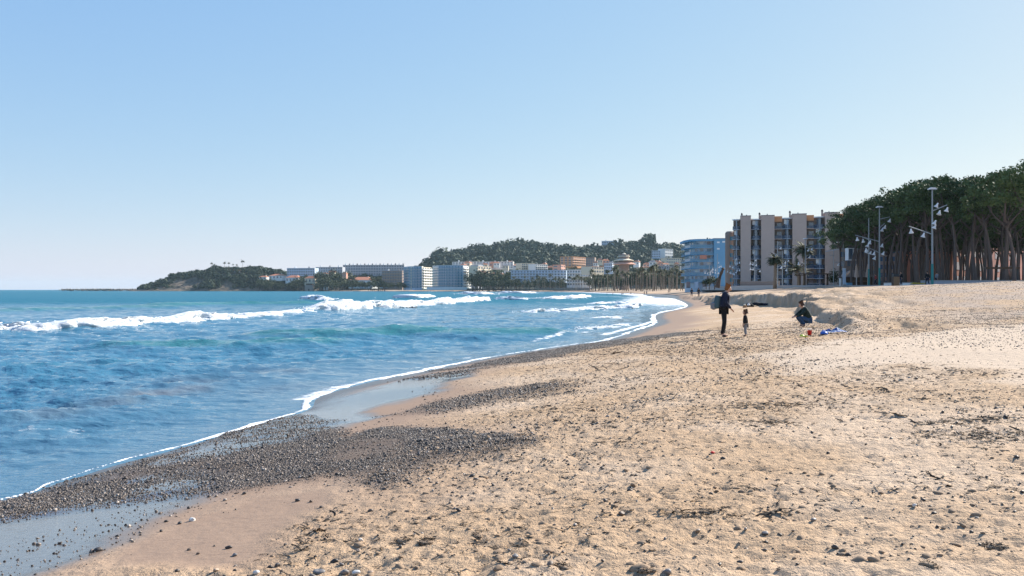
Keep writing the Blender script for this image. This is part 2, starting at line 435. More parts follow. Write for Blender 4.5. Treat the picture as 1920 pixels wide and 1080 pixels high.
b = NB('sea_water')
g = b.coord('Object')
fo, sh, of, si = (b.attr(k) for k in ('foam', 'shallow', 'offshore', 'silt'))
gw = b.coord('Object', (.45, 1, 1))
nz1 = b.noise(.06, 3, .6, gw)
c = b.mix(of, (.042, .155, .24), (.0, .112, .175))
c = b.mix(b.math('MULTIPLY', b.ramp(nz1, .4, .65), .3), c, (.006, .09, .15))
c = b.mix(b.math('MULTIPLY', sh, .75), c, (.055, .125, .185))
c = b.mix(b.math('MULTIPLY', b.ramp(b.attr('swell'), .25, .9), .75), c, (.02, .15, .145))
c = b.mix(b.math('MULTIPLY', si, .4), c, (.20, .14, .10))
lace = b.math('ADD', b.math('MULTIPLY', b.noise(1.7, 6, .72, b.coord('Object', (.6, 1, 1)), .6), .75), b.math('MULTIPLY', b.noise(9, 4, .7, g), .25))
fmask = b.ramp(b.math('ADD', fo, lace), 1.02, 1.22)
c = b.mix(fmask, c, (.82, .84, .86))
b.pset(Base_Color=c)
b.p.inputs['IOR'].default_value = 1.333
b.set(b.p.inputs['Roughness'], b.fmix(fmask, b.fmix(of, .06, .32), .7))
b.set(b.p.inputs['Specular IOR Level'], b.fmix(fmask, b.fmix(of, .5, .06), .2))
r1 = b.noise(2.2, 4, .6, b.coord('Object', (.55, 1, 1)), .3); r2 = b.noise(.5, 4, .6, b.coord('Object', (.45, 1, 1)), .3)
nrm = b.bump(r2, b.fmix(of, .25, .9), .35)
nrm = b.bump(r1, b.fmix(sh, .9, .5), .13, nrm)
nrm = b.bump(b.noise(6.5, 4, .65, b.coord('Object', (.6, 1, 1)), .2), b.fmix(sh, .8, .45), .045, nrm)
nrm = b.bump(fmask, .5, .05, nrm)
b.pset(Normal=nrm)
M_SEA = b.m
tag(link('sea', me, M_SEA), kind='structure', label='blue sea with wind ripples, turquoise further out')

b = NB('sea_foam')
g = b.coord('Object')
nz = b.noise(3.5, 5, .7, g)
b.pset(Base_Color=b.mix(b.ramp(nz, .30, .56), (.34, .44, .52), (.74, .76, .78)), Roughness=.65, Normal=b.bump(b.noise(4, 6, .72, g), .9, .25))
b.p.inputs['Specular IOR Level'].default_value = .2
ed = b.attr('rag'); hole = b.math('ADD', b.math('MULTIPLY', b.noise(2.2, 6, .75, b.coord('Object', (1, 1, 1.6))), .8), b.math('MULTIPLY', ed, .62))
b.pset(Alpha=b.math('SUBTRACT', 1.0, b.ramp(hole, .80, .92)))
M_FOAM = b.m
def breaker(lab, pts, wd, k):
    ln = catmull([(*tuple(unproj(a, b_, z=0))[:2], h) for a, b_, h in pts], 10)
    seg = np.linalg.norm(np.diff(ln[:, :2], axis=0), axis=1); cum = np.concatenate([[0], np.cumsum(seg)])
    L = cum[-1]; dm = ln[:, 1].mean()
    n = int(min(520, max(30, L / (dm * .0022)))); m = 30
    t = np.linspace(0, L, n)
    px_ = np.interp(t, cum, ln[:, 0]); py_ = np.interp(t, cum, ln[:, 1]); hh = np.interp(t, cum, ln[:, 2])
    tx, ty = np.gradient(px_), np.gradient(py_); q = np.hypot(tx, ty); tx /= q; ty /= q
    nx, ny = ty, -tx                       # shoreward side of the path
    v = np.linspace(0, 1, m)
    tt, vv = np.meshgrid(t, v, indexing='ij')
    taper = np.clip(np.minimum(tt, L - tt) / (L * .06 + .4), 0, 1) ** .6
    sc = max(.45, .5 * wd)
    nA = fbm(tt / (sc * 1.6), vv * 2.2 + k * 7, 3, k); nB = fbm(tt / (sc * .45), vv * 7 + k * 3, 4, k + 5); nC = fbm(tt / (sc * 3.5), tt * 0 + k, 2, k + 9)
    width = wd * (.75 + .5 * nC) * (.7 + .3 * taper)
    prof = np.sin(PI * vv ** 1.25) ** .65           # steep towards the shore
    hgt = hh[:, None] * taper * (.85 + .4 * nC) * prof * (.55 + .9 * nA) + (nB - .5) * .42 * hh[:, None] * taper * np.sqrt(prof)
    off = (vv - .45) * width + (nA - .5) * .9 * wd * vv + (nB - .5) * .3 * wd
    z = hgt - .05 - (1 - taper) * .25 - .35 * (vv == 0) - .35 * (vv == 1)
    Xb = px_[:, None] + nx[:, None] * off; Yb = py_[:, None] + ny[:, None] * off
    # hanging lip: the upper front leans shoreward
    lean = np.clip(z, 0, 9) * .15 * sstep(.4, .75, vv)
    Xb = Xb + nx[:, None] * lean; Yb = Yb + ny[:, None] * lean
    rag = np.maximum(np.abs(vv - .5) * 2, 1 - taper * .9) ** 6 * (.6 + .8 * nA)
    wm = new_mesh('breaking_wave', np.stack([Xb, Yb, z], -1).reshape(-1, 3), grid_faces(n, m)); set_attr(wm, 'rag', rag)
    o = link('breaking_wave', wm, M_FOAM)
    #'breaking_wave', np.stack([Xb, Yb, z], -1).reshape(-1, 3), grid_faces(n, m)), M_FOAM)
    return tag(o, lab, 'breaking wave', 'white breakers rolling in to the beach')
for i, (lab, pts, wd, _) in enumerate(BREAK): breaker(lab, pts, wd, i)

# flecks of foam and spray torn off the breakers
P_FLECK = None
def flecks():
    pts, sc = [], []
    for lab, pp, wd, _ in BREAK:
        ln = catmull([(*tuple(unproj(a, b_, z=0))[:2], h) for a, b_, h in pp], 10)
        L = np.linalg.norm(np.diff(ln[:, :2], axis=0), axis=1).sum(); n = int(L * 26)
        i = rng.integers(0, len(ln) - 1, n); u = rng.random(n)[:, None]; q = ln[i] * (1 - u) + ln[i + 1] * u
        tn = ln[i + 1, :2] - ln[i, :2]; tn /= np.linalg.norm(tn, axis=1)[:, None] + 1e-9
        o = np.where(rng.random(n) < .6, rng.normal(.55, .30, n), rng.normal(-.35, .35, n)) * wd
        z = np.where(np.abs(o) < .35 * wd, q[:, 2] * (.5 + .38 * rng.random(n)), .02 + .10 * rng.random(n) * q[:, 2])
        pts.append(np.stack([q[:, 0] + tn[:, 1] * o, q[:, 1] - tn[:, 0] * o, z], 1)); sc.append(np.clip(.075 * np.exp(rng.normal(0, .6, n)), .03, .30) * (.5 + .5 * q[:, 2]) * (1 + q[:, 1] / 250))
    return np.concatenate(pts), np.concatenate(sc)
# ------------------------------------------------------------------ pebbles, debris (stuff scattered on the sand)
def rock_mesh(name, seed, sub=1, flat=.6, rough=.28):
    bm = bmesh.new(); bmesh.ops.create_icosphere(bm, subdivisions=sub, radius=.5)
    r = random.Random(seed); o1 = [Vector((r.gauss(0, 1), r.gauss(0, 1), r.gauss(0, 1))).normalized() for _ in range(7)]
    for v in bm.verts:
        n = v.co.normalized(); k = 1.0
        for q in o1:
            dt = n.dot(q)
            if dt > .55: k -= rough * (dt - .55)
        v.co = n * .5 * k * (1 + r.uniform(-.05, .05)); v.co.z *= flat; v.co.y *= .82
    me = bpy.data.meshes.new(name); bm.to_mesh(me); bm.free()
    for p in me.polygons: p.use_smooth = True
    return me
b = NB('pebble_stone')
oi = b.n('ShaderNodeObjectInfo').outputs['Random']
cr = b.n('ShaderNodeValToRGB', None, Fac=oi); e = cr.color_ramp.elements
e[0].position = 0; e[0].color = (.022, .018, .016, 1); e[1].position = 1; e[1].color = (.42, .35, .29, 1)
for pos, c_ in ((.3, (.05, .038, .031, 1)), (.58, (.095, .07, .053, 1)), (.75, (.17, .125, .09, 1)), (.9, (.20, .17, .15, 1))):
    k = e.new(pos); k.color = c_
c = b.mix(b.noise(30, 3, .6, b.coord()), cr.outputs[0], (.06, .05, .045)); 
b.pset(Base_Color=b.mix(.75, c, cr.outputs[0]), Roughness=.55)
M_PEB = b.m
b = NB('clod_sand'); b.pset(Base_Color=b.mix(b.noise(40, 4, .6, b.coord()), (.15, .10, .06), (.34, .24, .16)), Roughness=.95); M_CLOD = b.m
b = NB('seaweed'); oi = b.n('ShaderNodeObjectInfo').outputs['Random']; b.pset(Base_Color=b.mix(oi, (.022, .015, .010), (.085, .055, .03)), Roughness=.9); M_WEED = b.m
def proto(name, meshes, mat):
    c = bpy.data.collections.new(name)
    for i, me in enumerate(meshes):
        me.materials.append(mat); o = bpy.data.objects.new('%s_%d' % (name, i), me); c.objects.link(o)
    return c
b = NB('foam_white'); b.pset(Base_Color=(.86, .88, .9), Roughness=.6); b.p.inputs['Specular IOR Level'].default_value = .2; M_FLECK = b.m
P_PEB = proto('pebble_kinds', [rock_mesh('pebble', 20 + i, 1, f) for i, f in enumerate((.5, .62, .72, .8))], M_PEB)
P_CLOD = proto('clod_kinds', [rock_mesh('clod', 60 + i, 2, .5, .5) for i in range(3)], M_CLOD)
def twig(seed):
    r = random.Random(seed); bm = bmesh.new()
    for k in range(5):
        a = r.uniform(0, 6.28); x, y = r.uniform(-.3, .3), r.uniform(-.2, .2); pr = None
        for j in range(4):
            z = .02 + .06 * r.random(); w_ = .055 * (1 - j / 5)
            p1 = bm.verts.new((x - math.sin(a) * w_, y + math.cos(a) * w_, z)); p2 = bm.verts.new((x + math.sin(a) * w_, y - math.cos(a) * w_, z + .05))
            if pr: bm.faces.new((pr[0], pr[1], p2, p1))
            pr = (p1, p2); a += r.uniform(-.6, .6); x += math.cos(a) * .18; y += math.sin(a) * .18
    me = bpy.data.meshes.new('twig'); bm.to_mesh(me); bm.free(); return me
P_WEED = proto('seaweed_kinds', [twig(i) for i in range(5)], M_WEED)

def scatter(name, pts, rot, scl, coll, label, npick, mat=None):
    me = bpy.data.meshes.new(name); me.vertices.add(len(pts)); me.vertices.foreach_set('co', np.asarray(pts, np.float32).ravel())
    a = me.attributes.new('rot', 'FLOAT_VECTOR', 'POINT'); a.data.foreach_set('vector', np.asarray(rot, np.float32).ravel())
    a = me.attributes.new('scl', 'FLOAT_VECTOR', 'POINT'); a.data.foreach_set('vector', np.asarray(scl, np.float32).ravel())
    a = me.attributes.new('pick', 'INT', 'POINT'); a.data.foreach_set('value', rng.integers(0, npick, len(pts)).astype(np.int32))
    o = link(name, me)
    g = bpy.data.node_groups.new(name + '_nodes', 'GeometryNodeTree')
    g.interface.new_socket('Geometry', in_out='INPUT', socket_type='NodeSocketGeometry')
    g.interface.new_socket('Geometry', in_out='OUTPUT', socket_type='NodeSocketGeometry')
    N = g.nodes; L = g.links
    gi = N.new('NodeGroupInput'); go = N.new('NodeGroupOutput')
    ip = N.new('GeometryNodeInstanceOnPoints'); ci = N.new('GeometryNodeCollectionInfo')
    ci.inputs['Collection'].default_value = coll; ci.inputs['Separate Children'].default_value = True; ci.inputs['Reset Children'].default_value = True
    def na(nm, dt):
        q = N.new('GeometryNodeInputNamedAttribute'); q.data_type = dt; q.inputs['Name'].default_value = nm; return q.outputs[0]
    L.new(gi.outputs[0], ip.inputs['Points']); L.new(ci.outputs[0], ip.inputs['Instance'])
    ip.inputs['Pick Instance'].default_value = True
    L.new(na('pick', 'INT'), ip.inputs['Instance Index']); 
    er = N.new('FunctionNodeEulerToRotation'); L.new(na('rot', 'FLOAT_VECTOR'), er.inputs[0]); L.new(er.outputs[0], ip.inputs['Rotation'])
    L.new(na('scl', 'FLOAT_VECTOR'), ip.inputs['Scale']); L.new(ip.outputs[0], go.inputs[0])
    md = o.modifiers.new('scatter', 'NODES'); md.node_group = g
    return tag(o, label, kind='stuff')

def wedge(n, d0, d1, u0=-.66, u1=.84):
    """n points spread evenly over the ground between two distances"""
    d = np.sqrt(rng.random(n) * (d1**2 - d0**2) + d0**2); u = rng.random(n) * (u1 - u0) + u0
    return u * d, d
def thin(x, y, prob):
    k = rng.random(len(x)) < prob; return x[k], y[k]
def ground_z(x, y): return terrain(x, y)[0]

px_, py_, ps_ = [], [], []
def add_peb(x, y, smed, sig):
    px_.append(x); py_.append(y); ps_.append(np.clip(smed * np.exp(rng.normal(0, sig, len(x))), .005, .055))
# dense shingle banks
def box_pts(poly, dens, pad):
    lo = poly.min(0) - pad; hi = poly.max(0) + pad; n = int(dens * (hi - lo).prod())
    return rng.random(n) * (hi[0] - lo[0]) + lo[0], rng.random(n) * (hi[1] - lo[1]) + lo[1]
for poly, dens, sm, wd in ((PEB1, 8500, .0092, .28), (PEB2, 2200, .0155, .7), (PEB3, 2000, .0135, .5)):
    x, y = box_pts(poly, dens, 1.5)
    pr = soft(x, y, poly, wd) * np.clip(fbm(x * 1.1, y * 1.1, 4, 33) * 2.6 - .55, .12, 1)
    pr = pr * (1 - .8 * soft(x, y, WET2, .2)) if poly is PEB1 else pr
    x, y = thin(x, y, pr); s_ = shore_s(x, y); k = s_ > -.15; x, y = x[k], y[k]
    # thinner towards the swash
    q = np.clip(.75 + sstep(.0, .8, shore_s(x, y)), 0, 1); x, y = thin(x, y, q)
    add_peb(x, y, sm, .55)
# tails of the banks
TAIL = [(W([(800, 820), (1000, 800), (1180, 790), (1250, 860), (1120, 930), (900, 930), (760, 935)], .5), 170), (W([(1000, 700), (1120, 670), (1330, 640), (1500, 660), (1500, 760), (1250, 790), (1000, 780)], .6), 90),
        (W([(1290, 650), (1480, 668), (1650, 690), (1930, 720), (1930, 800), (1600, 740), (1400, 700)], .9), 70)]
for poly, dens in TAIL:
    x, y = box_pts(poly, dens, 2); x, y = thin(x, y, soft(x, y, poly, .8) * np.clip(fbm(x * .9, y * .9, 4, 35) * 2.6 - .7, .05, 1)); add_peb(x, y, .017, .5)
# scattered over the dry beach
x, y = wedge(190000, 4.6, 42); s_ = shore_s(x, y)
x, y = thin(x, y, np.where((s_ > 2.2) & ~inside(x, y, DAMPZ), np.clip(fbm(x * .35, y * .35, 4, 37) * 2.8 - .95, .16, 1) * (1 - .93 * soft(x, y, W([(1400, 650), (1500, 632), (1620, 625), (1780, 612), (1990, 610), (2100, 700), (1900, 690), (1700, 665), (1560, 668)], 1.2), 1.0)), (.003 + .012 * (s_ > 2)) * (s_ > .3)))
add_peb(x, y, .0125, .55)
# grey stony patch on the upper beach and under the eroded bank
x, y = wedge(60000, 17, 75, .25, .70); x, y = thin(x, y, soft(x, y, W([(1570, 572), (1640, 562), (1800, 556), (2100, 556), (2100, 612), (1900, 622), (1760, 604), (1640, 585)], 1.7), 2.0) * .9); add_peb(x, y, .024, .45)
x, y = wedge(14000, 24, 46, .28, .50); x, y = thin(x, y, soft(x, y, W([(1470, 618), (1520, 600), (1570, 580), (1620, 600), (1600, 622), (1500, 634)], 1.0), .8)); add_peb(x, y, .026, .5)
px_ = np.concatenate(px_); py_ = np.concatenate(py_); ps_ = np.concatenate(ps_)
n = len(px_)
pz_ = ground_z(px_, py_) + ps_ * .12
rot = np.stack([rng.normal(0, .3, n), rng.normal(0, .3, n), rng.random(n) * 6.28], 1)
scatter('pebbles', np.stack([px_, py_, pz_], 1), rot, ps_[:, None] * np.stack([1 + rng.random(n) * .5, np.ones(n), .8 + rng.random(n) * .4], 1), P_PEB, 'dark grey and brown pebbles strewn over the sand in banks', 4)
# wind-dried weed and small clods
x, y = wedge(90000, 4.7, 42, -.3, .84); s_ = shore_s(x, y)
x, y = thin(x, y, np.clip((fbm(x * .45, y * 1.1, 4, 51) - .42) * 6, .12, 1) * (s_ > 4.2) * ~inside(x, y, DAMPZ) * (1 - .93 * soft(x, y, W([(1400, 650), (1500, 632), (1620, 625), (1780, 612), (1990, 610), (2100, 700), (1900, 690), (1700, 665), (1560, 668)], 1.2), 1.0)))
for ln, m_, w_ in (([(1395, 762), (1440, 765), (1500, 766)], 260, .18), ([(1415, 792), (1460, 795)], 160, .14), ([(1740, 815), (1820, 812), (1900, 812)], 260, .12), ([(1790, 845), (1860, 838), (1930, 842)], 420, .2), ([(1310, 960), (1350, 968)], 110, .10), ([(1240, 632), (1330, 630)], 120, .12)):
    q = catmull(W(ln, .85), 12); i = rng.integers(0, len(q), m_); x = np.concatenate([x, q[i, 0] + rng.normal(0, w_ * 1.5, m_)]); y = np.concatenate([y, q[i, 1] + rng.normal(0, w_, m_)])
n = len(x); sc = .034 * np.exp(rng.normal(0, .55, n))
rot = np.stack([rng.normal(0, .15, n), rng.normal(0, .15, n), rng.random(n) * 6.28], 1)
scatter('dry_seaweed', np.stack([x, y, ground_z(x, y)], 1), rot, np.repeat(sc[:, None], 3, 1) * np.array([1.5, 1.2, 1]), P_WEED, 'thin brown scraps of dry seaweed strewn over the trodden sand', 5)
x, y = wedge(42000, 4.6, 34, -.25, .84); s_ = shore_s(x, y); x, y = thin(x, y, np.clip((fbm(x * .6, y * .8, 4, 53) - .40) * 5, .12, 1) * (s_ > 4.2) * ~inside(x, y, DAMPZ) * (1 - .9 * soft(x, y, W([(1400, 650), (1500, 632), (1620, 625), (1780, 612), (1990, 610), (2100, 700), (1900, 690), (1700, 665), (1560, 668)], 1.2), 1.0)))
n = len(x); sc = .03 * np.exp(rng.normal(0, .5, n)); rot = np.stack([rng.normal(0, .2, n), rng.normal(0, .2, n), rng.random(n) * 6.28], 1)
scatter('sand_clods', np.stack([x, y, ground_z(x, y)], 1), rot, np.repeat(sc[:, None], 3, 1), P_CLOD, 'small crumbling clods of sand on the trodden beach', 3)

ic = bpy.data.meshes.new('fleck'); bm = bmesh.new(); bmesh.ops.create_icosphere(bm, subdivisions=1, radius=.5); bm.to_mesh(ic); bm.free(); ic.polygons.foreach_set('use_smooth', [True] * len(ic.polygons))
P_FLECK = proto('fleck_kinds', [ic], M_FLECK)
fp, fs = flecks(); n = len(fp)
scatter('foam_flecks', fp, np.stack([rng.normal(0, .2, n), rng.normal(0, .2, n), rng.random(n) * 6.28], 1), fs[:, None] * np.stack([1.2 + rng.random(n), .7 + .5 * rng.random(n), .25 + .35 * rng.random(n)], 1), P_FLECK, 'white flecks of foam and spray around the breakers', 1)
print('pebbles', len(px_), 'flecks', n)
# ------------------------------------------------------------------ town, promenade, hills: helpers
def col_mat(name, col, rough=.75, var=.10, scale=.6, spec=.3): return simple(name, col, rough, var, scale, 0.0, spec)
M = {}
def mat(key, col, **k):
    if key not in M: M[key] = col_mat(key, col, **k)
    return M[key]
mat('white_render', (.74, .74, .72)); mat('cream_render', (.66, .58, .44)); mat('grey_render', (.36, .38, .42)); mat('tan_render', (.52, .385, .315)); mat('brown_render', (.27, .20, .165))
mat('blue_render', (.13, .31, .47)); mat('pale_blue_render', (.45, .55, .66)); mat('pink_render', (.62, .34, .25)); mat('orange_render', (.62, .30, .14)); mat('salmon_render', (.48, .21, .15))
mat('roof_tile', (.46, .18, .10)); mat('roof_grey', (.24, .23, .24)); mat('dark_metal', (.035, .037, .04), rough=.5); mat('white_metal', (.72, .73, .74), rough=.4)
mat('concrete', (.36, .35, .34)); mat('stone_wall', (.28, .25, .22)); mat('dark_wood', (.09, .055, .035)); mat('warm_wood', (.30, .17, .09)); mat('pale_paving', (.38, .37, .36))
mat('bay_frame', (.36, .42, .48), rough=.4); mat('pole_grey', (.30, .33, .34), rough=.45); mat('teal_paint', (.02, .21, .20), rough=.45); mat('bronze_wall', (.20, .15, .12))
b = NB('window_glass'); b.pset(Base_Color=(.07, .11, .16), Roughness=.08); b.p.inputs['Specular IOR Level'].default_value = 1.0; M['glass'] = b.m
b = NB('blue_glass'); b.pset(Base_Color=(.05, .20, .31), Roughness=.12); b.p.inputs['Specular IOR Level'].default_value = .7; M['blue_glass'] = b.m
b = NB('navy_panel'); b.pset(Base_Color=(.04, .07, .115), Roughness=.2); M['navy'] = b.m

def root(name, label, cat, loc, group=None, rz=0):
    o = bpy.data.objects.new(name, None); COL.objects.link(o); o.location = loc; o.rotation_euler = (0, 0, rz); o.empty_display_size = .5
    return tag(o, label, cat, group)
def part(name, VF, m, parent, local=False):
    V, F = VF
    V = np.asarray(V, float)
    if not local: V = V - np.array(parent_world(parent))
    me = bpy.data.meshes.new(name); me.from_pydata([tuple(v) for v in V], [], F); me.update()
    return link(name, me, m, parent)
def parent_world(o):
    v = Vector((0, 0, 0))
    while o is not None: v += o.location; o = o.parent
    return v
def box(x0, x1, y0, y1, z0, z1):
    V = [(x0, y0, z0), (x1, y0, z0), (x1, y1, z0), (x0, y1, z0), (x0, y0, z1), (x1, y0, z1), (x1, y1, z1), (x0, y1, z1)]
    return V, [(0, 3, 2, 1), (4, 5, 6, 7), (0, 1, 5, 4), (1, 2, 6, 5), (2, 3, 7, 6), (3, 0, 4, 7)]
def prism(poly, z0, z1):
    n = len(poly); V = [(x, y, z0) for x, y in poly] + [(x, y, z1) for x, y in poly]
    F = [tuple(range(n - 1, -1, -1)), tuple(range(n, 2 * n))] + [(i, (i + 1) % n, n + (i + 1) % n, n + i) for i in range(n)]
    return V, F
def join(*vf):
    V, F = [], []
    for v, f in vf:
        k = len(V); V += list(v); F += [tuple(i + k for i in q) for q in f]
    return V, F
def offset_path(path, off):
    p = np.asarray(path, float); t = np.gradient(p, axis=0); t /= np.linalg.norm(t, axis=1)[:, None]
    return p + np.stack([t[:, 1], -t[:, 0]], 1) * off           # to the right-hand side: outward when the path runs left to right seen from the camera
def strip(path, o0, o1, z0, z1):
    a = offset_path(path, o0); c = offset_path(path, o1)
    return prism([tuple(q) for q in c] + [tuple(q) for q in a[::-1]], z0, z1)
def tube(p, rad, n=7):
    """tube along points p with radii rad"""
    p = [Vector(q) for q in p]; V, F = [], []
    for i, q in enumerate(p):
        t = (p[min(i + 1, len(p) - 1)] - p[max(i - 1, 0)]).normalized(); a = t.orthogonal().normalized() if abs(t.z) < .95 else Vector((1, 0, 0)).cross(t).normalized(); c = t.cross(a)
        for k in range(n):
            an = 6.2832 * k / n; V.append(tuple(q + (a * math.cos(an) + c * math.sin(an)) * rad[i]))
    for i in range(len(p) - 1):
        for k in range(n): F.append((i * n + k, i * n + (k + 1) % n, (i + 1) * n + (k + 1) % n, (i + 1) * n + k))
    F.append(tuple(range(n - 1, -1, -1))); F.append(tuple(range((len(p) - 1) * n, len(p) * n)))
    return V, F
def lathe(prof, n=10, c=(0, 0, 0)):
    V, F = [], []
    for r_, z in prof:
        for k in range(n): V.append((c[0] + r_ * math.cos(6.2832 * k / n), c[1] + r_ * math.sin(6.2832 * k / n), c[2] + z))
    for i in range(len(prof) - 1):
        for k in range(n): F.append((i * n + k, i * n + (k + 1) % n, (i + 1) * n + (k + 1) % n, (i + 1) * n + k))
    return V, F
_win = {}
def unit_window(m):
    """a framed window, one unit wide and high, looking along -Y; pane recessed"""
    if m.name not in _win:
        V, F = box(-.5, .5, -.5, .5, 0, 1)
        me = bpy.data.meshes.new('window'); me.from_pydata(V, [], F); me.materials.append(m); _win[m.name] = me
    return _win[m.name]
def window(parent, x, y, z, wd, ht, ang=0.0, m=None, dep=.12, name='window'):
    o = bpy.data.objects.new(name, unit_window(m or M['glass'])); COL.objects.link(o); o.parent = parent
    pw = parent_world(parent); o.location = (x - pw.x, y - pw.y, z - pw.z); o.scale = (wd, dep, ht); o.rotation_euler = (0, 0, ang); return o
def XY(px, d): return ((px - 960) / FPX * d, d)
def ZZ(py, d): return HC + (HOR - py) / FPX * d

def path_building(name, label, path, pyt, pyb, floors, nwin, wall, depth=14, group=None, balc=None, rail=None, roof=None, win_w=.6, win_h=.55, glass=None, cat='building', balc_off=1.2, parapet=.8, chim=0, z0=None):
    """block standing on a plan path [(px, d)...]; windows and balconies along the camera side"""
    P = np.array([XY(*q) for q in path]); d = P[:, 1].mean()
    z0 = ZZ(pyb, d) if z0 is None else z0; z1 = ZZ(pyt, d)
    rt = root(name, label, cat, (P[:, 0].mean(), d, z0), group)
    back = offset_path(P, -depth)
    part('wall', prism([tuple(q) for q in P] + [tuple(q) for q in back[::-1]], z0 - 2, z1), wall, rt)
    fh = (z1 - z0) / floors
    seg = np.linalg.norm(np.diff(P, axis=0), axis=1); cum = np.concatenate([[0], np.cumsum(seg)]); L = cum[-1]
    for f in range(floors):
        zf = z0 + f * fh
        for k in range(nwin):
            t = (k + .5) / nwin * L
            i = min(int(np.searchsorted(cum, t, 'right')) - 1, len(seg) - 1); u = (t - cum[i]) / seg[i]
            q = P[i] * (1 - u) + P[i + 1] * u; an = math.atan2(*(P[i + 1] - P[i])[::-1])
            window(rt, q[0], q[1], zf + fh * .22, L / nwin * win_w, fh * win_h, an, glass)
        if balc and f > 0:
            part('balcony', join(strip(P, .06, balc_off, zf - .14, zf + .08)), balc, rt)
            if rail: part('railing', strip(P, balc_off - .12, balc_off - .04, zf + .08, zf + .95), rail, rt)
    if parapet: part('roof', strip(P, -depth - .3, .35, z1, z1 + parapet * .4), roof or wall, rt)
    for k in range(chim):
        t = (k + .5) / chim; q = P[0] * (1 - t) + P[-1] * t; q = q + (back[0] - P[0]) * .35
        part('chimney', box(q[0] - .9, q[0] + .9, q[1] - .9, q[1] + .9, z1 + parapet * .4, z1 + parapet * .4 + 2.4), M['roof_grey'] if k % 2 else M['white_render'], rt)
    return rt
def villa(label, px0, px1, pyt, pyb, d, wall, roofm=None, group='white villas with tiled roofs', nwin=3, floors=1, name='villa', turn=.25):
    x0, x1 = XY(px0, d)[0], XY(px1, d)[0]; z0, z1 = ZZ(pyb, d), ZZ(pyt, d); wd = x1 - x0; zr = z0 + (z1 - z0) * .66; dp = wd * .7
    rt = root(name, label, 'house', ((x0 + x1) / 2, d, z0), group, -turn)
    part('wall', box(-wd / 2, wd / 2, 0, dp, -3, zr - z0), wall, rt, True)
    o = .5; V = [(-wd / 2 - o, -o, zr - z0), (wd / 2 + o, -o, zr - z0), (wd / 2 + o, dp + o, zr - z0), (-wd / 2 - o, dp + o, zr - z0), (-wd / 4, dp / 2, z1 - z0), (wd / 4, dp / 2, z1 - z0)]
    rf = part('roof', (V, [(0, 1, 5, 4), (1, 2, 5), (2, 3, 4, 5), (3, 0, 4), (3, 2, 1, 0)]), roofm or M['roof_tile'], rt, True)
    part('chimney', box(wd / 5, wd / 5 + .9, dp / 2, dp / 2 + .9, (zr + z1) / 2 - z0, z1 - z0 + .8), M['white_render'], rf, True)
    for f in range(floors):
        for k in range(nwin):
            w_ = window(rt, 0, 0, 0, wd / nwin * .42, (zr - z0) / floors * .5)
            w_.location = ((k + .5) / nwin * wd - wd / 2, 0, (f + .28) * (zr - z0) / floors)
    return rt

# ------------------------------------------------------------------ promenade slab, low walls
y_edge = [tuple(q) for q in PROM]
V = [(x, y, float(prom_z(np.array(y)))) for x, y in y_edge]; n = len(V)
V += [(x, y, z - 1.2) for x, y, z in V]
F = [tuple(range(n))] + [(i, n + i, n + (i + 1) % n, (i + 1) % n) for i in range(n)]
me = bpy.data.meshes.new('promenade'); me.from_pydata(V, [], F)
tag(link('promenade', me, M['pale_paving']), 'pale grey paved promenade above the beach', kind='structure')
def wall_path(name, label, pts, h, th, m, zf=None, cat='wall'):
    P = np.array([XY(*q) for q in pts]); z = float(zf) if zf is not None else float(prom_z(P[:, 1].mean()))
    rt = root(name, label, cat, (P[:, 0].mean(), P[:, 1].mean(), z))
    part('wall_face', strip(P, -th, 0, z - .5, z + h), m, rt); part('coping', strip(P, -th - .05, .05, z + h, z + h + .08), M['concrete'], rt)
    return rt
wall_path('low_wall', 'long low grey wall along the foot of the pine grove', [(1728, 108), (1850, 107), (1960, 106), (2150, 105)], .55, .4, M['grey_render'])
wall_path('low_wall', 'short low white wall by the wooden bin under the pines', [(1657, 122), (1680, 120), (1708, 118)], .30, .4, M['white_render'])
wall_path('garden_wall', 'low brown garden wall at the foot of the tan apartment block', [(1388, 236), (1425, 234), (1461, 232)], 1.25, .4, M['brown_render'])
wall_path('sea_wall', 'long brown retaining wall behind the far beach below the palms', [(775, 1190), (880, 1110), (960, 1010), (1040, 850), (1105, 720)], 1.7, 1.0, M['bronze_wall'], 1.9)

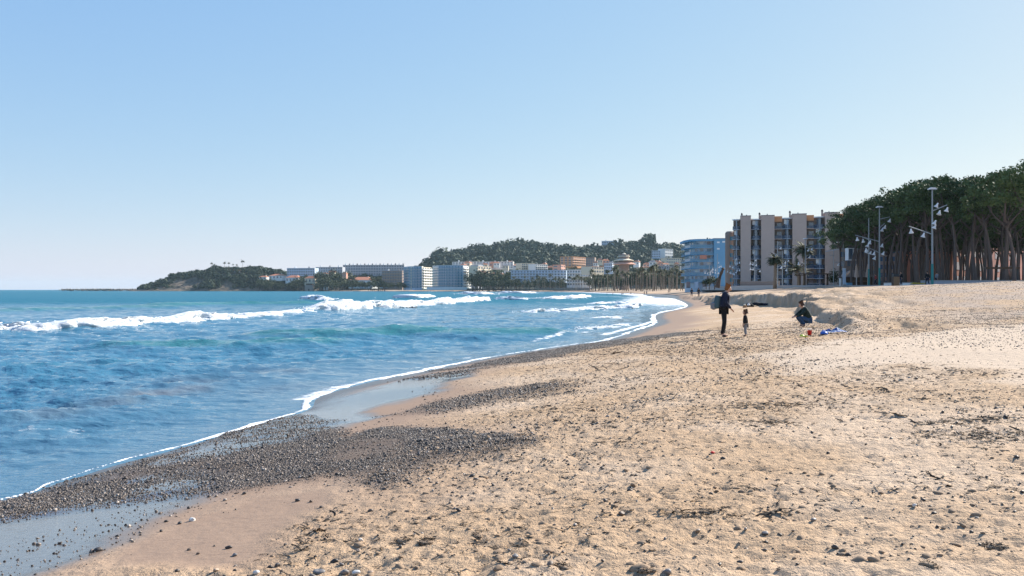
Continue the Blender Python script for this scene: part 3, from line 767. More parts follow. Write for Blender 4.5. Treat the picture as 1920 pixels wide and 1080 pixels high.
# ------------------------------------------------------------------ tan apartment block
def tan_block():
    d = 267; s = d / FPX
    Xp = lambda p: (p - 960) * s
    zt = lambda py: ZZ(py, d)
    z0 = 3.3
    rt = root('apartment_block', 'tall tan apartment block with windowless wall slabs between glazed bays and orange roof walls', 'building', (Xp(1480), d, z0), None, R(-15))
    rt.scale = (.96, 1, 1)
    part('wall', box(Xp(1374), Xp(1586), d + 1.6, d + 16, z0 - 2, zt(408)), M['bronze_wall'], rt)
    for a, c, py in ((1388, 1407.5, 404), (1427, 1452, 404), (1485.5, 1511.5, 402.5), (1545.5, 1571.5, 401)):
        sl_ = part('wall_slab', box(Xp(a), Xp(c), d - 1.0, d + 12, z0 - 2, zt(py)), M['tan_render'], rt)
        part('coping', box(Xp(a) - .1, Xp(c) + .1, d - 1.1, d + 12.1, zt(py), zt(py) + .22), M['roof_grey'], sl_)
    for a, c, py0, py1 in ((1452.2, 1467, 415, 404.5), (1511.7, 1526, 414, 403.5), (1571.7, 1586, 411, 402)):
        part('roof_wall', box(Xp(a), Xp(c), d + 1.0, d + 9, zt(py0), zt(py1)), M['orange_render'], rt)
    fh = 18.7
    lines = [429 + fh * k for k in range(6)]
    for a, c, top in ((1407.7, 1426.8, 411), (1467.2, 1485.3, 410), (1526.2, 1545.3, 409), (1373, 1387.8, 411)):
        x0, x1 = Xp(a), Xp(c); xm = (x0 + x1) / 2
        plan = [(x0, d + .3), (x0 + (x1 - x0) * .25, d - .55), (x1 - (x1 - x0) * .25, d - .55), (x1, d + .3)]
        for k in range(7):
            zb = zt(429 + fh * k) if k < 6 else z0 + .1
            zc = zt(429 + fh * (k - 1)) if k > 0 else zt(top)
            h = zc - zb
            bay = part('balcony', strip(plan, -1.8, .12, zb - .07, zb + .09), M['bay_frame'], rt)
            part('parapet', strip(plan, -.08, .04, zb + .12, zb + h * .36), M['navy'], bay)
            wn = part('window', strip(plan, -1.2, -1.1, zb + .12, zc - .2), M['glass'] if (k + int(a)) % 3 else M['pale_blue_render'], rt)
            part('mullion', box(xm - .05, xm + .05, d - .62, d - .5, zb + .12, zc - .12), M['bay_frame'], wn)
            if (k * 7 + int(a)) % 3 == 0: part('blind', box(x0 + .5, xm - .2, d + .35, d + .42, zb + h * .5, zc - .2), M['white_render'], wn)
        part('bay_roof', strip(plan, -2, .25, zt(top), zt(top) + .3), M['white_metal'], rt)
    for a, c in ((1452.3, 1467), (1511.8, 1526)):
        for k in range(7):
            zb = zt(429 + fh * k) if k < 6 else z0 + .1; zc = zt(429 + fh * (k - 1)) if k > 0 else zt(414)
            lg = part('balcony', box(Xp(a), Xp(c), d + .2, d + 1.5, zb - .1, zb + .1), M['tan_render'], rt)
            part('parapet', box(Xp(a), Xp(c), d + .2, d + .32, zb + .1, zb + (zc - zb) * .36), M['navy'], lg)
            window(rt, Xp((a + c) / 2 + 2), d + 1.55, zb + .2, 1.5, (zc - zb) * .7)
    for a, c in ((1573, 1585),):
        for k in range(7):
            zb = zt(429 + fh * k) if k < 6 else z0; window(rt, Xp((a + c) / 2), d + 1.55, zb + .8, 1.5, 1.4)
    for px, top, wd in ((1390.5, 399.5, 3.2), (1399.5, 403, 2), (1424.5, 399.5, 3.4), (1439, 402, 1.6), (1482, 397.5, 3.4), (1497, 401, 1.8), (1542, 396.5, 3.6), (1554.5, 399.5, 1.8)):
        ch = part('chimney', box(Xp(px - wd / 2), Xp(px + wd / 2), d + 2.4, d + 2.4 + wd * s, zt(412), zt(top)), M['tan_render'], rt)
        part('cowl', lathe([(wd * s * .62, 0), (wd * s * .62, .25), (wd * s * .3, .6), (.01, .62)], 8, (Xp(px), d + 2.4 + wd * s / 2, zt(top))), M['dark_metal'], ch)
tan_block()

# ------------------------------------------------------------------ blue apartment block
def blue_block():
    path = [(1277, 352), (1284, 340), (1294, 333), (1306, 330), (1322, 329), (1338, 329)]
    P = np.array([XY(*q) for q in path]); d = 329
    z0 = 3.0; zt = lambda py: ZZ(py, d)
    rt = root('apartment_block', 'blue apartment block with curved wrap around balconies and a plain blue end wall', 'building', (P[:, 0].mean(), d, z0))
    back = offset_path(P, -16)
    part('wall', prism([tuple(q) for q in offset_path(P, -1.5)] + [tuple(q) for q in back[::-1]], z0 - 2, zt(452)), M['pale_blue_render'], rt)
    part('roof', strip(P, -17, .5, zt(452), zt(448)), M['blue_render'], rt)
    ew = part('end_wall', box(XY(1338.3, d)[0], XY(1364, d)[0], d - .6, d + 16, z0 - 2, zt(447.5)), M['blue_render'], rt)
    part('coping', box(XY(1338, d)[0], XY(1364.4, d)[0], d - .8, d + 16, zt(447.5), zt(446.6)), M['grey_render'], ew)
    for px, py in ((1346, 456), (1356, 455), (1346, 468)):
        window(ew, XY(px, d)[0], d - .62, zt(py), 1.0, .6, 0, M['white_render'])
    for k in range(6):
        zf = zt(463.5 + 13 * k)
        bl = part('balcony', strip(P, -1.6, .0, zf - .2, zf + .08), M['blue_render'], rt)
        part('railing', strip(P, -.08, .0, zf + .08, zf + 1.05), M['blue_glass'], bl)
        seg = np.linalg.norm(np.diff(P, axis=0), axis=1); cum = np.concatenate([[0], np.cumsum(seg)])
        Q = offset_path(P, -1.5)
        for j in range(9):
            t = (j + .5) / 9 * cum[-1]; i = min(int(np.searchsorted(cum, t, 'right')) - 1, len(seg) - 1); u = (t - cum[i]) / seg[i]
            q = Q[i] * (1 - u) + Q[i + 1] * u; an = math.atan2(*(P[i + 1] - P[i])[::-1])
            window(rt, q[0], q[1], zf + .15, 1.35, 2.0, an, M['white_render'] if (j * 5 + k * 3) % 7 == 0 else (M['glass'] if (j + k) % 3 else M['blue_glass']))
        if k == 1: part('awning', box(XY(1312, d)[0], XY(1325, d)[0], d - .25, d - .1, zf - 1.9, zf - .35), M['salmon_render'], bl)
    for j, px in enumerate((1282, 1297, 1312, 1327)):
        part('door', box(XY(px, 335)[0], XY(px + 7, 335)[0], d + .8, d + .95, z0, z0 + 2.4), M['pale_blue_render'] if j % 2 else M['glass'], rt)
    part('roof_vent', box(XY(1330, d)[0], XY(1332, d)[0], d + 4, d + 4.6, zt(448), zt(444.5)), M['dark_metal'], rt)
    part('roof_vent', box(XY(1335, d)[0], XY(1336.5, d)[0], d + 4, d + 4.6, zt(448), zt(445.5)), M['dark_metal'], rt)
blue_block()
# building between, small round stair tower
rt = root('stair_tower', 'narrow brown stair tower beside the tan apartment block', 'building', (*XY(1369, 290), 3))
part('wall', lathe([(1.7, -3), (1.7, ZZ(437, 290) - 3), (1.2, ZZ(434, 290) - 3), (.01, ZZ(433.5, 290) - 3)], 12), M['brown_render'], rt, True)
for k in range(6): window(rt, XY(1369, 290)[0], 288.3, 5 + 2.8 * k, .9, 1.3, 0, M['blue_glass'])

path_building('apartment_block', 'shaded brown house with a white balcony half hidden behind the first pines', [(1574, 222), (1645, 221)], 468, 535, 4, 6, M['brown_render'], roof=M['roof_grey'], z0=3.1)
path_building('apartment_block', 'added dark brown house closing the bright sky gap deep behind the pines', [(1646, 262), (1716, 258), (1786, 255)], 462, 540, 5, 12, M['brown_render'], roof=M['roof_grey'], z0=3.2)  # invented house, added so dark instead of bright sky shows between the trunks
rt = root('glazed_balcony', 'white framed glazed balcony box showing through the outermost pines', 'balcony', (*XY(1598, 219.5), ZZ(488, 219)))
x_ = XY(1590, 219)[0] - rt.location.x; x2 = XY(1607, 219)[0] - rt.location.x; h_ = 23 * 219 / FPX
part('frame', join(box(x_, x2, -.7, 1.5, 0, .2), box(x_, x2, -.7, 1.5, h_ - .2, h_), box(x_, x_ + .15, -.7, 1.5, .2, h_ - .2), box(x2 - .15, x2, -.7, 1.5, .2, h_ - .2), box(-.07, .07, -.7, -.5, .2, h_ - .2)), M['white_metal'], rt, True)
part('pane', box(x_ + .15, x2 - .15, -.5, -.42, .2, h_ - .2), M['glass'], rt, True)
path_building('apartment_block', 'salmon pink building glimpsed between the trunks of the pine grove', [(1785, 236), (1860, 262), (1930, 292), (2010, 320)], 448, 540, 4, 16, M['salmon_render'], roof=M['roof_tile'], z0=3.2)

# ------------------------------------------------------------------ round hotels by the far beach
def hotel(label, path, pyt, pyb, floors, wall, endpath, endm, nwin, nend):
    rt = path_building('hotel', label, path, pyt, pyb, floors, nwin, wall, depth=20, group='round glazed hotels by the far beach', balc=M['white_render'], rail=M['blue_glass'], roof=M['white_render'], glass=M['blue_glass'], win_w=.75, win_h=.7, balc_off=1.6)
    P = np.array([XY(*q) for q in endpath]); d = P[:, 1].mean(); z0 = ZZ(pyb, d); z1 = ZZ(pyt + 1, d); fh = (z1 - z0) / floors
    part('end_wing', prism([tuple(q) for q in P] + [tuple(q) for q in offset_path(P, -16)[::-1]], z0 - 2, z1), endm, rt)
    for f in range(floors):
        zf = z0 + f * fh
        part('balcony', strip(P, .06, 1.7, zf - .2, zf + .9), M['white_render'], rt)
        for k in range(nend):
            u = (k + .5) / nend; q = P[0] * (1 - u) + P[-1] * u; an = math.atan2(*(P[-1] - P[0])[::-1]); window(rt, q[0], q[1], zf + 1.1, np.linalg.norm(P[-1] - P[0]) / nend * .6, fh * .5, an)
hotel('left of the two round glazed hotels, with a cream sunlit stair side', [(757, 1150), (766, 1128), (778, 1120), (791, 1120)], 500, 541, 8, M['pale_blue_render'], [(791.5, 1121), (809, 1160)], M['cream_render'], 12, 4)
hotel('right of the two round glazed hotels, wider, with a white balconied end', [(811, 1130), (822, 1105), (838, 1096), (855, 1095), (868, 1098)], 498, 540, 8, M['pale_blue_render'], [(868.5, 1099), (881, 1135)], M['white_render'], 16, 4)
wall_path('garden_wall', 'curved white terrace wall in front of the round hotels', [(800, 1085), (840, 1080), (875, 1082)], 3.2, 1.0, M['white_render'], 2.4)

# ------------------------------------------------------------------ town blocks and houses
TB = [ # label, path, top, base, floors, windows, wall, kw
 ('grey blue flat roofed apartment block with two roof huts beside the headland', [(538, 1320), (590, 1310)], 503, 521, 4, 12, 'pale_blue_render', dict(chim=2)),
 ('pale grey terrace block with stepped roof huts above the dark trees', [(592, 1340), (642, 1335)], 501, 520, 4, 11, 'grey_render', dict(chim=3)),
 ('very long grey blue apartment terrace with a row of chimneys on its roof', [(643, 1380), (700, 1372), (758, 1366)], 497, 521, 5, 24, 'grey_render', dict(chim=16)),
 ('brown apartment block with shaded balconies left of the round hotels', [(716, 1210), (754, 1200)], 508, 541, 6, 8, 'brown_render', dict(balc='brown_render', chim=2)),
 ('row of white and grey houses along the foot of the wooded hill', [(848, 1330), (905, 1325), (962, 1320)], 491, 503, 3, 20, 'white_render', dict(chim=5)),
 ('cream house with sunlit gable right of the round hotels', [(896, 1100), (921, 1130)], 500, 522, 4, 5, 'cream_render', {}),
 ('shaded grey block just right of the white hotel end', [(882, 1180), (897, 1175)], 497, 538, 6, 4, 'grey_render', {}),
 ('long low white building behind the palms, its shade painted in pale blue', [(958, 980), (1010, 975), (1062, 972)], 507, 527, 4, 18, 'pale_blue_render', dict(balc='white_render')),  # white building; the bluish shade on it is put into the wall colour
 ('taller white block at the end of the long low white building', [(1063, 950), (1108, 945)], 506, 536, 5, 9, 'white_render', dict(balc='white_render')),
 ('small white house under the dark round tree', [(957, 1090), (977, 1100)], 508, 519, 2, 4, 'white_render', {}),
 ('cream apartment terrace below the wooded hill', [(978, 1240), (1003, 1255)], 494, 506, 3, 7, 'cream_render', dict(balc='white_render')),
 ('white stepped terrace next to the cream one', [(1004, 1230), (1027, 1250)], 496, 507, 3, 6, 'white_render', dict(balc='white_render')),
 ('pink blocky house in front of the orange apartments', [(1036, 1100), (1052, 1095), (1060, 1115)], 497, 508, 2, 4, 'pink_render', {}),
 ('orange apartment block with white balconies on the hillside', [(1050, 1230), (1074, 1225), (1098, 1258)], 482, 500, 4, 10, 'orange_render', dict(balc='white_render')),
 ('dark end of the hillside apartments, its shade painted in brown', [(1098.5, 1225), (1115, 1222)], 483, 500, 4, 4, 'brown_render', {}),  # end of the orange block, darkened by wall colour to stand for shade
 ('small cream house with red roof left of the pagoda roofs', [(1109, 900), (1132, 915)], 500, 512, 2, 5, 'cream_render', dict(roof='roof_tile')),
 ('blue white flat roofed house left of the pagoda roofs', [(1132.5, 880), (1148, 878)], 494, 510, 3, 4, 'pale_blue_render', {}),
 ('low beige house row right of the pagoda roofs', [(1192, 760), (1222, 757)], 502, 516, 2, 8, 'cream_render', dict(roof='roof_tile')),
 ('low grey house row hidden by the palms beside the blue block', [(1223, 740), (1276, 735)], 499, 516, 3, 12, 'grey_render', {}),
 ('pale blue house with shaded terraces among trees high on the hill', [(1222, 1480), (1242, 1475)], 470, 483, 3, 5, 'pale_blue_render', {}),
 ('white square house high on the hill', [(1247, 1470), (1262, 1490)], 467, 484, 3, 4, 'white_render', {}),
 ('beige house on the slope just left of the blue block', [(1250, 1300), (1278, 1315)], 484, 494, 2, 7, 'cream_render', {}),
 ('blue white villa on the skyline of the hill', [(1128, 1700), (1158, 1695)], 452, 462, 2, 7, 'pale_blue_render', dict(chim=2)),
]
for lab, path, pyt, pyb, fl, nw, wm, kw in TB:
    kw = dict(kw)
    for k in ('balc', 'roof'):
        if k in kw: kw[k] = M[kw[k]]
    path_building('town_building', lab, path, pyt, pyb, fl, nw, M[wm], group='buildings behind the far beach', **kw)
VL = [('small white cottage on the headland slope', 485, 500, 517, 524, 1320, 'white_render', 2), ('white villa with long red roof on the headland slope', 503, 531, 513.5, 523, 1310, 'white_render', 4), ('white villa with red roof above a shaded terrace near the old tower', 534, 561, 516, 529, 1290, 'white_render', 4),
      ('cream villa with a sunlit gable above the old tower', 570, 592, 517, 531, 1265, 'cream_render', 3), ('long white villa with red roof among dark trees above the parked cars', 652, 697, 519, 537, 1225, 'white_render', 5), ('white villa with a red roof half hidden on the headland top', 417, 450, 505, 513, 1360, 'grey_render', 4)]
for lab, a, c, t_, b_, d, wm, nw in VL: villa(lab, a, c, t_, b_, d, M[wm], nwin=nw)

rh = np.random.default_rng(21)
for a, c, t0, t1, d, n_, where in ((858, 962, 489, 498, 1300, 9, 'in the row above the cream house'), (962, 1036, 492, 502, 1270, 6, 'between the white row and the pink house'), (1108, 1150, 484, 497, 1180, 4, 'beside the orange hillside apartments'), (1186, 1276, 488, 500, 1050, 9, 'on the slope near the tiered roofs'), (900, 985, 508, 516, 1090, 5, 'among the trees right of the cream house'), (598, 655, 505, 512, 1290, 3, 'among the dark trees before the terrace blocks')):
    for k in range(n_):
        px = a + (c - a) * (k + .2 + .6 * rh.random()) / n_; top = t0 + (t1 - t0) * rh.random(); wpx = 7 + 7 * rh.random()
        villa('%s house, %s roof, %s' % (('white', 'cream', 'pinkish')[k % 3], ('tiled', 'grey')[k % 4 == 3], where), px - wpx / 2, px + wpx / 2, top, top + 7 + 3 * rh.random(), d * (1 + rh.normal(0, .012)), M[('white_render', 'cream_render', 'pink_render')[k % 3]], M['roof_grey'] if k % 4 == 3 else None, group='small houses ' + where, nwin=2, turn=rh.random() * .8 - .1, name='house')
# pagoda like roofs
rt = root('tiered_restaurant', 'brown pavilion with three stacked flaring roofs rising above the palms', 'building', (*XY(1170, 800), 3))
zb = ZZ(512, 800)
for (pyb, pyt, w0, w1) in ((512, 503, 44, 0), (496, 489.5, 44, 34), (489, 482, 36, 20), (481.5, 474, 22, 12)):
    s_ = 800 / FPX; zc, zd = ZZ(pyb, 800) - 3, ZZ(pyt, 800) - 3
    if w1 == 0: part('wall', lathe([(w0 * s_ * .22, -2), (w0 * s_ * .22, ZZ(475, 800) - 4)], 10), M['brown_render'], rt, True); continue
    part('roof', lathe([(.1, zc), (w0 * s_ / 2, zc), (w0 * s_ / 2, zc + .5), (w1 * s_ / 2 * 1.0, (zc + zd) / 2), (w1 * s_ / 2 * .6, zd - 1), (.1, zd)], 10), M['pink_render'] if pyt > 483 else M['cream_render'], rt, True)

# old tower on the beach, white cabin
rt = root('stone_tower', 'squat dark stone tower standing on the far beach', 'tower', (*XY(579, 1235), .5))
s_ = 1235 / FPX
part('wall', box(-7.5 * s_, 7.5 * s_, 0, 11, -1, 8.5), M['stone_wall'], rt, True); part('parapet', box(-6 * s_, 6.2 * s_, .6, 10, 8.5, 10.6), M['dark_wood'], rt, True); part('door', box(-1, 1, -.15, -.02, .2, 3), M['dark_metal'], rt, True)
rt = root('beach_cabin', 'small white cabin on the far beach right of the stone tower', 'cabin', (*XY(611, 1225), 3.6))
part('wall', box(-3.3, 3.3, 0, 4, -2, 3.6), M['white_render'], rt, True); part('roof', box(-3.6, 3.6, -.3, 4.3, 3.6, 4.0), M['concrete'], rt, True); part('door', box(-.6, .6, -.1, -.02, 0, 2.1), M['glass'], rt, True)

# ------------------------------------------------------------------ hills
def hill(name, label, sky, d0, d1, dr, mat_, foot_y=None, step=6):
    pxs = np.arange(sky[0][0], sky[-1][0] + 1, step); pr = np.interp(pxs, [q[0] for q in sky], [q[1] for q in sky])
    ds = np.linspace(d0, d1, 40)
    Pp, Dd = np.meshgrid(pxs, ds, indexing='ij')
    zr = (HC + (HOR - pr) / FPX * dr)[:, None]
    prof = np.where(Dd < dr, sstep(d0, dr, Dd) ** .8, 1 - sstep(dr, d1, Dd))
    Xx = (Pp - 960) / FPX * dr * (.35 + .65 * Dd / dr)
    z = -1 + (zr + 1) * prof + (fbm(Xx * .02, Dd * .02, 4, 61) - .5) * 10 * prof * (1 - np.exp(-((Dd - dr) / 60) ** 2))
    o = link(name, new_mesh(name, np.stack([Xx, Dd, z], -1).reshape(-1, 3), grid_faces(*Pp.shape)[:, ::-1]), mat_)
    tag(o, label, kind='structure')
    return Xx, Dd, z
b = NB('hill_scrub'); g = b.coord(); b.pset(Base_Color=b.mix(b.ramp(b.noise(.03, 5, .65, g), .42, .6), (.035, .045, .025), (.13, .10, .07)), Roughness=.95); M_SCRUB = b.m
b = NB('headland_rock'); g = b.coord(); b.pset(Base_Color=b.mix(b.ramp(b.noise(.05, 6, .7, g), .45, .62), (.05, .047, .036), (.20, .145, .10)), Roughness=.95, Normal=b.bump(b.noise(.12, 6, .7, g), 1, 4)); M_ROCKY = b.m
HX, HD, HZ = hill('wooded_hill', 'long wooded hill behind the far town', [(770, 541), (800, 510), (830, 488), (870, 479), (900, 475), (935, 471), (965, 466), (985, 465), (1000, 469), (1040, 473), (1085, 474), (1110, 477), (1150, 473), (1200, 467), (1230, 468), (1262, 473), (1300, 478), (1360, 486), (1440, 500), (1520, 530)], 1260, 2300, 1700, M_SCRUB)
GX, GD, GZ = hill('headland', 'low rocky headland with scrub closing the bay', [(255, 543.4), (268, 541), (285, 535), (300, 530), (330, 518), (365, 513), (385, 509), (400, 506), (430, 505), (470, 504), (500, 506), (520, 511), (545, 515), (600, 518), (680, 520), (760, 524), (800, 535), (830, 543.5)], 1290, 1560, 1385, M_ROCKY, step=4)
# foliage clumps for distant woods
def leafball(name, seed, n=130, flat=.8, q=.11):
    r = np.random.default_rng(seed); V, F = [], []
    lob = [(r.normal(0, .22), r.normal(0, .22), r.normal(0, .14), .3 + .14 * r.random()) for _ in range(5)]
    for i in range(n):
        lx, ly, lz, lr = lob[i % 5]; u = r.normal(size=3); u /= np.linalg.norm(u); c = np.array([lx, ly, lz * flat]) + u * lr * (.75 + .3 * r.random()) * np.array([1, 1, flat])
        a = np.cross(u + r.normal(0, .5, 3), r.normal(size=3)); a /= np.linalg.norm(a); b2 = np.cross(a, u); b2 /= (np.linalg.norm(b2) + 1e-6); s_ = q * (.6 + .8 * r.random())
        k = len(V); V += [c + a * s_, c + b2 * s_ * .7, c - a * s_, c - b2 * s_ * .7]; F.append((k, k + 1, k + 2, k + 3))
    me = bpy.data.meshes.new(name); me.from_pydata([tuple(v) for v in V], [], F); return me
def foliage_mat(name, c0, c1):
    b = NB(name); oi = b.n('ShaderNodeObjectInfo').outputs['Random']; nz = b.noise(1.3, 4, .6, b.coord())
    b.pset(Base_Color=b.mix(b.math('ADD', b.math('MULTIPLY', oi, .6), b.math('MULTIPLY', nz, .4)), c0, c1), Roughness=.75); b.p.inputs['Specular IOR Level'].default_value = .25; return b.m
M_WOOD = foliage_mat('hill_foliage', (.014, .030, .018), (.045, .070, .036)); M_BUSH = foliage_mat('bush_foliage', (.025, .042, .018), (.07, .085, .035)); M_PINE = foliage_mat('pine_foliage', (.022, .045, .018), (.105, .15, .05)); M_PALM = foliage_mat('palm_foliage', (.035, .045, .018), (.095, .10, .045))
P_WOOD = proto('wood_kinds', [leafball('wood_crown', 300 + i, 260) for i in range(4)], M_WOOD)
def wood(name, label, HXa, HDa, HZa, n, size, cond, zoff=.35):
    fr = HXa.reshape(-1); idx = rng.integers(0, fr.size, n * 3); jx = rng.normal(0, 6, n * 3); x = HXa.ravel()[idx]; y = HDa.ravel()[idx]; z = HZa.ravel()[idx]
    keep = cond(x, y, z); x, y, z, jx = x[keep][:n], y[keep][:n], z[keep][:n], jx[keep][:n]; m_ = len(x)
    s_ = size * np.exp(rng.normal(0, .32, m_))
    scatter(name, np.stack([x + jx * (size > 5), y + rng.normal(0, 4, m_), z + s_ * zoff], 1), np.stack([np.zeros(m_), np.zeros(m_), rng.random(m_) * 6.28], 1), s_[:, None] * np.stack([1 + .3 * rng.random(m_), 1 + .3 * rng.random(m_), .9 + .4 * rng.random(m_)], 1), P_WOOD, label, 4)
wood('hillside_wood', 'dense dark pine wood covering the far hill', HX, HD, HZ, 6800, 10.5, lambda x, y, z: (z > 8) & (y < 1800))
wood('headland_scrub', 'dark low scrub over the rocky headland', GX, GD, GZ, 2600, 5.0, lambda x, y, z: (z > 3) & (y < 1450) & (fbm(x * .03, y * .03, 3, 71) > .36 - .12 * (x > -430)) & ~((x > -530) & (x < -480) & (z < 20)) , .2)

# breakwater of loose rocks
P_ROCK = proto('rock_kinds', [rock_mesh('rock', 80 + i, 1, .8, .5) for i in range(3)], M['stone_wall'])
n_ = 900; u = rng.random(n_); xx = -605 - u * 170 + rng.normal(0, .5, n_); yy = 1420 + u * 50 + rng.normal(0, 3, n_); zz = np.clip(3.4 - np.abs(rng.normal(0, 1.4, n_)), -.5, 4)
bw = scatter('breakwater', np.stack([xx, yy, zz], 1), rng.random((n_, 3)) * 6, np.repeat((1.6 + rng.random(n_) * 1.8)[:, None], 3, 1), P_ROCK, 'low rock breakwater running out from the headland tip', 3)
# ------------------------------------------------------------------ trees
def ground(px, py, dmin=4.0, dmax=400.0):
    """first point of the beach that the photo pixel looks at"""
    d = np.geomspace(dmin, dmax, 1500); x = (px - 960) / FPX * d; zr = HC + (HOR - py) / FPX * d
    zt = terrain(x, d)[0]; k = np.nonzero(zt >= zr)[0]
    i = k[0] if len(k) else len(d) - 1
    return Vector((x[i], d[i], float(zt[i])))
def gz(x, y): return float(terrain(np.array([float(x)]), np.array([float(y)]))[0][0])
def mesh_of(name, VF, m, smooth=True):
    V, F = VF; me = bpy.data.meshes.new(name); me.from_pydata([tuple(v) for v in V], [], F)
    if smooth: me.polygons.foreach_set('use_smooth', [True] * len(F))
    me.materials.append(m); return me
b = NB('pine_bark'); g = b.coord('Object', (1, 1, .25)); b.pset(Base_Color=b.mix(b.noise(5, 5, .7, g), (.06, .047, .042), (.17, .13, .115)), Roughness=.9, Normal=b.bump(b.noise(9, 4, .7, g), .8, .05)); M_BARK = b.m
b = NB('palm_bark'); b.pset(Base_Color=b.mix(b.noise(4, 4, .6, b.coord('Object', (1, 1, 4))), (.11, .085, .065), (.30, .24, .18)), Roughness=.9); M_PBARK = b.m

def leaf_quads(r, centers, nper, rad, q, V, F, flat=.6):
    for c in centers:
        u = r.normal(size=(nper, 3)); u /= np.linalg.norm(u, axis=1)[:, None]
        p = c + u * rad * (r.random((nper, 1)) ** .4) * np.array([1, 1, flat])
        a = np.cross(u + r.normal(0, .6, (nper, 3)), r.normal(size=(nper, 3))); a /= np.linalg.norm(a, axis=1)[:, None]
        e = np.cross(a, u + r.normal(0, .4, (nper, 3))); e /= np.linalg.norm(e, axis=1)[:, None] + 1e-6
        s_ = q * (.55 + .9 * r.random((nper, 1)))
        for i in range(nper):
            k = len(V); V += [p[i] + a[i] * s_[i], p[i] + e[i] * s_[i] * .6, p[i] - a[i] * s_[i], p[i] - e[i] * s_[i] * .6]; F.append((k, k + 1, k + 2, k + 3))
def pine_variant(seed):
    r = np.random.default_rng(seed); H = 15.0; lean = r.normal(0, .7, 2); hb = 8.2 + r.random() * 1.6
    pts = [np.array([lean[0] * t * t + .25 * math.sin(t * 4 + seed), lean[1] * t * t, hb * t]) for t in np.linspace(0, 1, 7)]
    pts[0][2] = -.6
    rad = list(np.linspace(.23, .14, 7)); rad[0] = .30
    parts_ = [tube(pts, rad, 8)]; tips = []
    nb = int(4 + r.integers(0, 3)); a0 = r.random() * 6.28; R0 = 3.6 + r.random() * .9
    for k in range(nb):
        a = a0 + 6.2832 * k / nb + r.normal(0, .3); st = pts[-1] if k % 2 else pts[-2] * .5 + pts[-1] * .5
        L = R0 * (.55 + .5 * r.random()); hh = H - 1.6 - r.random() * 1.2
        p3 = np.array([st[0] + math.cos(a) * L, st[1] + math.sin(a) * L, hh - .35 * (L / R0)])
        p2 = st * .45 + p3 * .55 + np.array([0, 0, -.4]) + r.normal(0, .25, 3)
        parts_.append(tube([st, p2, p3], [.15, .10, .05], 6)); tips.append(p3)
        for j in range(2):
            q = p2 + np.array([math.cos(a + r.normal(0, .9)), math.sin(a + r.normal(0, .9)), 1.1]) * (1.2 + r.random()); parts_.append(tube([p2, q], [.07, .03], 5)); tips.append(q)
    cx, cy = pts[-1][:2]; V, F = [], []; cen = []
    for i in range(84):
        rr = R0 * 1.22 * math.sqrt(r.random()); a = r.random() * 6.28; zt = H - .9 - 2.1 * (rr / (R0 * 1.22)) ** 2.2
        cen.append(np.array([cx + rr * math.cos(a), cy + rr * math.sin(a), zt + r.normal(0, .3) - (.6 + 2.2 * r.random()) * (r.random() < .42)]))
    for q in tips: cen.append(q + np.array([0, 0, .3]))
    leaf_quads(r, cen, 50, .95, .165, V, F, .62)
    return mesh_of('trunk', join(*parts_), M_BARK), mesh_of('crown', (V, F), M_PINE, False)
PINES = [pine_variant(500 + i) for i in range(7)]
def tree(name, label, group, x, y, z, me_t, me_c, s, rz, sz=None, cat='tree'):
    t = root(name, label, cat, (x, y, z), group, rz); t.scale = (s, s, sz or s)
    link('trunk', me_t, None, t); link('crown', me_c, None, t); return t
# front row: (photo column of the trunk, top row, distance)
FRONT = [(1598, 393, 166), (1613, 383, 158), (1640, 374, 150), (1666, 366, 141), (1689, 352, 134), (1720, 344, 128), (1737, 340, 122), (1768, 335, 124), (1793, 330, 116), (1828, 329, 116), (1856, 331, 112), (1884, 334, 113), (1903, 322, 104), (1925, 303, 101), (1965, 318, 104), (1575, 418, 172)]
FL = ['outermost umbrella pine at the town end of the grove', 'second umbrella pine from the town end, beside the glazed balcony', 'umbrella pine behind the middle lamp mast', 'umbrella pine with bare trunk right of the middle lamp mast', 'umbrella pine near the wooden bin',
      'forked umbrella pine left of the nearest lamp mast', 'umbrella pine right behind the nearest lamp mast', 'slim umbrella pine just right of the nearest lamp mast', 'stout leaning umbrella pine in front of the salmon pink building', 'umbrella pine with low branches over the low wall', 'thick forked umbrella pine before the dark pergola', 'umbrella pine over the dark pergola bar',
      'umbrella pine with a crooked trunk at the picture edge', 'tallest umbrella pine, cut by the picture edge', 'umbrella pine beyond the tallest one, outside the grove edge', 'small umbrella pine at the tip of the grove reaching over the tan block']
for i, ((px, pt, d), lb) in enumerate(zip(FRONT, FL)):
    x, y = XY(px, d); z = float(prom_z(np.array(d))); s = (ZZ(pt, d) - z) / 14.7
    tree('umbrella_pine', lb, 'pines of the umbrella pine grove', x, y, z, *PINES[i % 7], s, i * 2.4)
cnt = 0; placed = []
rp = np.random.default_rng(77)
